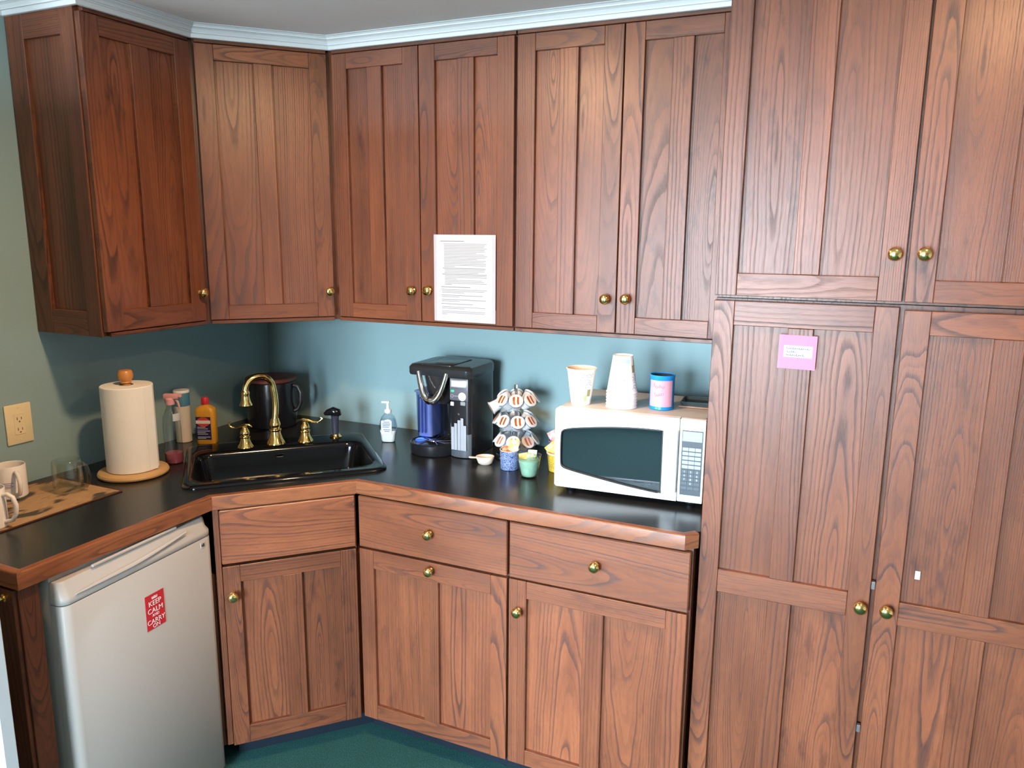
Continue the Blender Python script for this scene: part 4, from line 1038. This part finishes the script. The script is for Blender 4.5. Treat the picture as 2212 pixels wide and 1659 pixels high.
for i, (dx, dy, dz, rx, ry, rz) in enumerate(((-.016, -.010, .066, 38, -12, 20), (.012, -.012, .066, 44, 14, 40), (.004, .014, .070, 58, 0, 10))):
    packet('sweetener_packet', ('green packet on the ramekin side of the glass bowl', 'green packet on the microwave side of the glass bowl', 'green packet at the back of the glass bowl')[i], (1.392 + dx, -.366 + dy, ZC + dz), (math.radians(rx), math.radians(ry), math.radians(rz)), PKG if i else PKY, .015, .018, 'sweetener packets')

# ------------------------------------------------------------------ microwave
MWX, MWY, MWA = 1.517, -.4615, math.radians(3.2)
root = thing('microwave', 'white countertop microwave with a dark curved window beside the pantry', 'microwave', (MWX, MWY, ZC), MWA)
W_, H0_, H1_, D_ = .445, .018, .264, .335
MWW = plain('microwave_white', (.82, .82, .80), .3, var=.02)
MWT = plain('microwave_top_cream', (.48, .42, .36), .35, var=.04)
m = MB(); m.box(.003, W_ - .003, .030, D_, H0_ + .002, H1_ - .002, .006, 2); m.build('case', MWT, root, local=True)
FM = Face((0, 0), (1, 0))
DWX = .372
# door: white slab with a lens shaped window hole
wp = []
for i in range(13):
    s = i / 12; wp.append((.026 + s * (.325 - .026), .200 + .024 * math.sin(PI * .5 * min(1, s * 1.15))))
wp[0] = (.022, .196)
bot = []
for i in range(13):
    s = i / 12; bot.append((.325 - s * (.325 - .024), .036 + .042 * s ** 1.3))
bot[-1] = (.022, .080)
win = [(x, z) for x, z in wp] + [(x, z) for x, z in bot] + [(.0185, .098), (.0185, .178)]
def chaikin(pts, sharp):
    out = []; n = len(pts)
    for i in range(n):
        a, b = pts[i], pts[(i + 1) % n]
        out.append(a if sharp(a) else (a[0] * .75 + b[0] * .25, a[1] * .75 + b[1] * .25))
        if not sharp(b): out.append((a[0] * .25 + b[0] * .75, a[1] * .25 + b[1] * .75))
    return out
for _ in range(3): win = chaikin(win, lambda q: q[0] > .3249)
wk = []
for q in win:
    if not wk or math.hypot(q[0] - wk[-1][0], q[1] - wk[-1][1]) > .0012: wk.append(q)
win = wk
doorp = [(.0, H0_ + .006), (.006, H0_), (DWX - .001, H0_), (DWX - .001, H1_), (.006, H1_), (0, H1_ - .006)]
m = MB(); m.hole_slab(doorp, [win], 0.0, .028)
XZ = Matrix(((1, 0, 0, 0), (0, 0, 1, 0), (0, 1, 0, 0), (0, 0, 0, 1)))
dmw = m.build('door', MWW, root, local=True, smooth=False, xf=XZ)
m = MB(); win2 = [(x, z) for x, z in win]
m.hole_slab([(.012, .028), (.335, .028), (.335, .234), (.012, .234)], [], .006, .012)
m.build('window', plain('smoked_window', (.012, .020, .022), .04, spec=.5, coat=.4), dmw, local=True, smooth=False, xf=XZ)
m = MB(); m.tube([(x, -.0005, z) for x, z in win], .0022, 6, closed=True); m.build('window_bezel', plain('black_bezel', (.02, .02, .022), .3), dmw, local=True)
m = MB(); m.box(.3275, .3705, -.014, .002, .042, .232, .006, 2); m.build('handle', MWW, dmw, local=True)
m = MB(); m.box(DWX + .0008, W_, 0.0, .028, H0_, H1_, .003, 2); cpl = m.build('control_panel', MWW, root, local=True)
m = MB(); m.box(DWX + .008, W_ - .006, -.0012, .001, .040, .232, .0005); kp = m.build('keypad', plain('keypad_dark', (.045, .055, .065), .35), cpl, local=True)
m = MB(); m.box(DWX + .010, W_ - .008, -.0022, -.001, .200, .229, .0006); m.build('display', plain('pale_blue_display', (.32, .42, .58), .15), cpl, local=True)
KEYM = plain('pale_key', (.30, .42, .48), .4); KEYD = plain('slate_key', (.065, .085, .10), .4)
rows = [(.172, 0), (.159, 0), (.146, 0), (.133, 0), (.120, 0), (.106, 1), (.0945, 1), (.083, 1), (.071, 1), (.057, 1)]
digs = {5: '123', 6: '456', 7: '789', 8: ' 0 '}
for ri, (z, kd) in enumerate(rows):
    for ci in range(3):
        xa = DWX + .0115 + ci * .0178
        k = MB(); k.box(xa, xa + .0165, -.0020, -.001, z, z + .0095, .0004); ko = k.build('key', KEYD if kd else KEYM, cpl, local=True, smooth=False)
        dg_ = digs.get(ri, '   ')[ci] if ri in digs else ' '
        if dg_ != ' ':
            me = text_mesh(dg_, .0085); me.transform(Matrix.Translation((xa + .008, -.0024, z + .0018)) @ Matrix.Rotation(PI / 2, 4, 'X')); link('digit', me, plain('pale_digit', (.6, .7, .75), .5), ko, False)
for x in (.04, W_ - .04):
    for y in (.05, D_ - .05):
        m = MB(); m.lathe([(0, 0.0003), (.013, .0003), (.015, .003), (.015, H0_ + .003), (0, H0_ + .003)], 16, LM(x, y, 0)); m.build('foot', BLACKP, root, local=True)
m = MB(); m.tube([(.02, D_ - .004, .10), (-.010, D_ + .045, .095), (-.034, D_ + .072, .062), (-.048, D_ + .055, .022), (-.040, D_ - .02, .0045), (-.012, D_ - .09, .0042), (.02, D_ - .13, .0042)], .0035, 8); m.build('power_cord', BLACKP, root, local=True)
ZM = ZC + H1_ - .002
# paper cups on the microwave
CUPW = plain('paper_cup_white', (.82, .80, .78), .55, var=.02); CUPIN = plain('paper_cup_inside', (.78, .62, .48), .6)
CR0, CR1, CH = .0295, .0450, .113
def conept(th, h, d=.0005):
    r = CR0 + (CR1 - CR0) * h / CH + d
    return Vector((r * math.cos(th), r * math.sin(th), h))
def strip(m, pts, w, d=.0006):
    """a printed stroke following the cone"""
    for (a, b) in zip(pts, pts[1:]):
        A1 = Vector((a[0] * .037, a[1])); B1 = Vector((b[0] * .037, b[1])); t = B1 - A1
        if t.length < 1e-9: continue
        nn = Vector((-t.y, t.x)).normalized() * w / 2
        q = [A1 + nn, B1 + nn, B1 - nn, A1 - nn]
        m.add([conept(v.x / .037, v.y, d) for v in q], [(0, 1, 2, 3)])
def patch(m, t0, t1, h0, h1, d, n=4):
    vs = []; f = []
    for j in range(2):
        for i in range(n + 1): vs.append(conept(t0 + (t1 - t0) * i / n, (h0, h1)[j], d))
    for i in range(n): f.append((i, i + 1, n + 2 + i, n + 1 + i))
    m.add(vs, f)
PR_G = plain('green_print', (.36, .62, .22), .6); PR_B = plain('brown_print', (.30, .26, .14), .6); PR_S = plain('sky_print', (.36, .62, .78), .6); PR_L = plain('pencil_print', (.22, .22, .22), .7)
def make_cup(name, lab, grp=None, printed=True):
    t = thing(name, lab, 'paper cup', (0, 0, 0), 0, grp)
    m = MB(); m.lathe([(0, .004), (CR0 - .001, .004), (CR0, 0), (CR0 + .0003, .001), (CR1, CH - .003), (CR1 + .0022, CH - .0025), (CR1 + .0024, CH - .0008), (CR1 + .0010, CH), (CR1 - .0008, CH - .001)], 40); w = m.build('wall', CUPW, t, local=True)
    m = MB(); m.lathe([(CR1 - .0008, CH - .0008), (CR0 - .0008, .006), (0, .006)], 40); m.build('inside', CUPIN, t, local=True)
    if printed:
        m = MB(); rn = random.Random(11)
        th0 = -1.25
        def pic(base, turn):
            for (hh, aa) in base:
                pass
        for rep in range(3):
            o_ = rep * 2.1
            for (h, a0, a1, amp) in ((.096, -.10, .55, .004), (.089, -.30, .50, .003), (.080, -.40, .45, .005), (.073, -.38, .50, .003), (.066, -.25, .52, .005), (.058, -.15, .35, .003)):
                n = 14; strip(m, [(th0 + o_ - .22 + 1.7 * (a0 + (a1 - a0) * i / n), h + amp * math.sin(i * 1.1 + h * 900) * (.4 + .6 * rn.random())) for i in range(n + 1)], .0012)
            for (ca, chh, ra, rh) in ((.10, .092, .16, .006), (-.20, .076, .18, .007), (.12, .062, .2, .006)):
                strip(m, [(th0 + o_ - .22 + 1.7 * ca + 1.5 * ra * math.cos(2 * PI * i / 14), chh + rh * math.sin(2 * PI * i / 14)) for i in range(13)], .0011)
        m.build('pencil_drawing', PR_L, t, local=True, smooth=False)['kind'] = 'stuff'
        m = MB()
        for rep in range(1):
            patch(m, th0 + rep * 2.1 - .02, th0 + rep * 2.1 + .30, .012, .032, .0007)
        m.build('green_square', PR_G, t, local=True)
        m = MB()
        for rep in range(1): patch(m, th0 + rep * 2.1 + .26, th0 + rep * 2.1 + .60, .028, .050, .0008)
        m.build('brown_block', PR_B, t, local=True)
        m = MB()
        for rep in range(1): patch(m, th0 + rep * 2.1 + .85, th0 + rep * 2.1 + 1.45, .010, .022, .0007)
        m.build('sky_patch', PR_S, t, local=True)
    return t
c1 = make_cup('paper_cup', 'single upright paper cup on the microwave, rim up'); c1.location = (1.564, -.368, ZM + .0003); c1.rotation_euler = (0, 0, math.radians(16))
ns = 6; stp = .0092
names_ = ['topmost inverted paper cup of the stack', 'second inverted paper cup down the stack', 'third inverted paper cup down the stack', 'fourth inverted paper cup down the stack', 'fifth inverted paper cup down the stack', 'bottom inverted paper cup of the stack, resting on the microwave']
for i in range(ns):
    dup(c1, (1.690, -.356, ZM + .0005 + CH + stp * (ns - 1 - i)), (PI, 0, math.radians(-60 + 37 * i)), names_[i])['group'] = 'inverted paper cups stacked on the microwave'
root = thing('pen_tin', 'bright blue tin with a pink handwritten label on the microwave', 'tin', (1.805, -.322, ZM + .0002))
BLUE = plain('bright_blue', (.012, .22, .55), .25)
m = MB(); m.lathe([(0, 0), (.0350, 0), (.0375, .002), (.0375, .006), (.0365, .008), (.0365, .097), (.0378, .099), (.0378, .104), (.0362, .105), (.0345, .103), (.0345, .004), (0, .003)], 40); m.build('tin', BLUE, root, local=True)
m = MB(); m.lathe([(.0343, .060), (.0343, .102)], 32); m.lathe([(0, .058), (.0343, .058)], 32); m.build('dark_inside', INKD, root, local=True)
m = MB(); m.lathe([(.0372, .011), (.0372, .090)], 24, a0=math.radians(-142), a1=math.radians(-24)); m.build('pink_label', plain('pink_label_paper', (.60, .27, .33), .6), root, local=True)
def scribble(m, x0, x1, z, amp, n, rad, mid, seed, wd=.0007):
    """loopy pencil handwriting wrapped round the tin"""
    rn = random.Random(seed); pts = []
    for i in range(n):
        t = i / (n - 1); ph = t * 2 * PI * (x1 - x0) / .0062
        x = x0 + (x1 - x0) * t + .0016 * math.cos(ph); y = z + amp * math.sin(ph) * (.55 + .45 * math.sin(t * 23 + seed)) + (amp * .8 if t < .08 else 0)
        a = mid + x / rad; pts.append((rad * math.cos(a), rad * math.sin(a), y))
    m.tube(pts, wd, 5)
m = MB(); scribble(m, -.021, .014, .072, .0052, 120, .0373, math.radians(-86), 1); m.build('handwriting', plain('red_pencil', (.45, .12, .16), .6), root, local=True)
m = MB(); scribble(m, -.017, .010, .048, .0056, 100, .0373, math.radians(-86), 4); m.build('handwriting', plain('red_pencil_low', (.45, .12, .16), .6), root, local=True)
root = thing('glass_tray', 'shallow dark glass tray with a brown rim lying on the microwave', 'tray', (1.905, -.235, ZM), MWA)
m = MB(); m.box(-.060, .045, -.050, .050, .0005, .006, .002, 2); m.build('rim', plain('brown_rim', (.25, .12, .07), .4), root, local=True)
m = MB(); m.loft([rr3(.052, .046, .012, .006), rr3(.056, .050, .012, .018), rr3(.053, .047, .012, .018), rr3(.049, .043, .012, .0085)], True, True); m.build('dish', plain('dark_glass', (.03, .045, .045), .06), root, local=True)
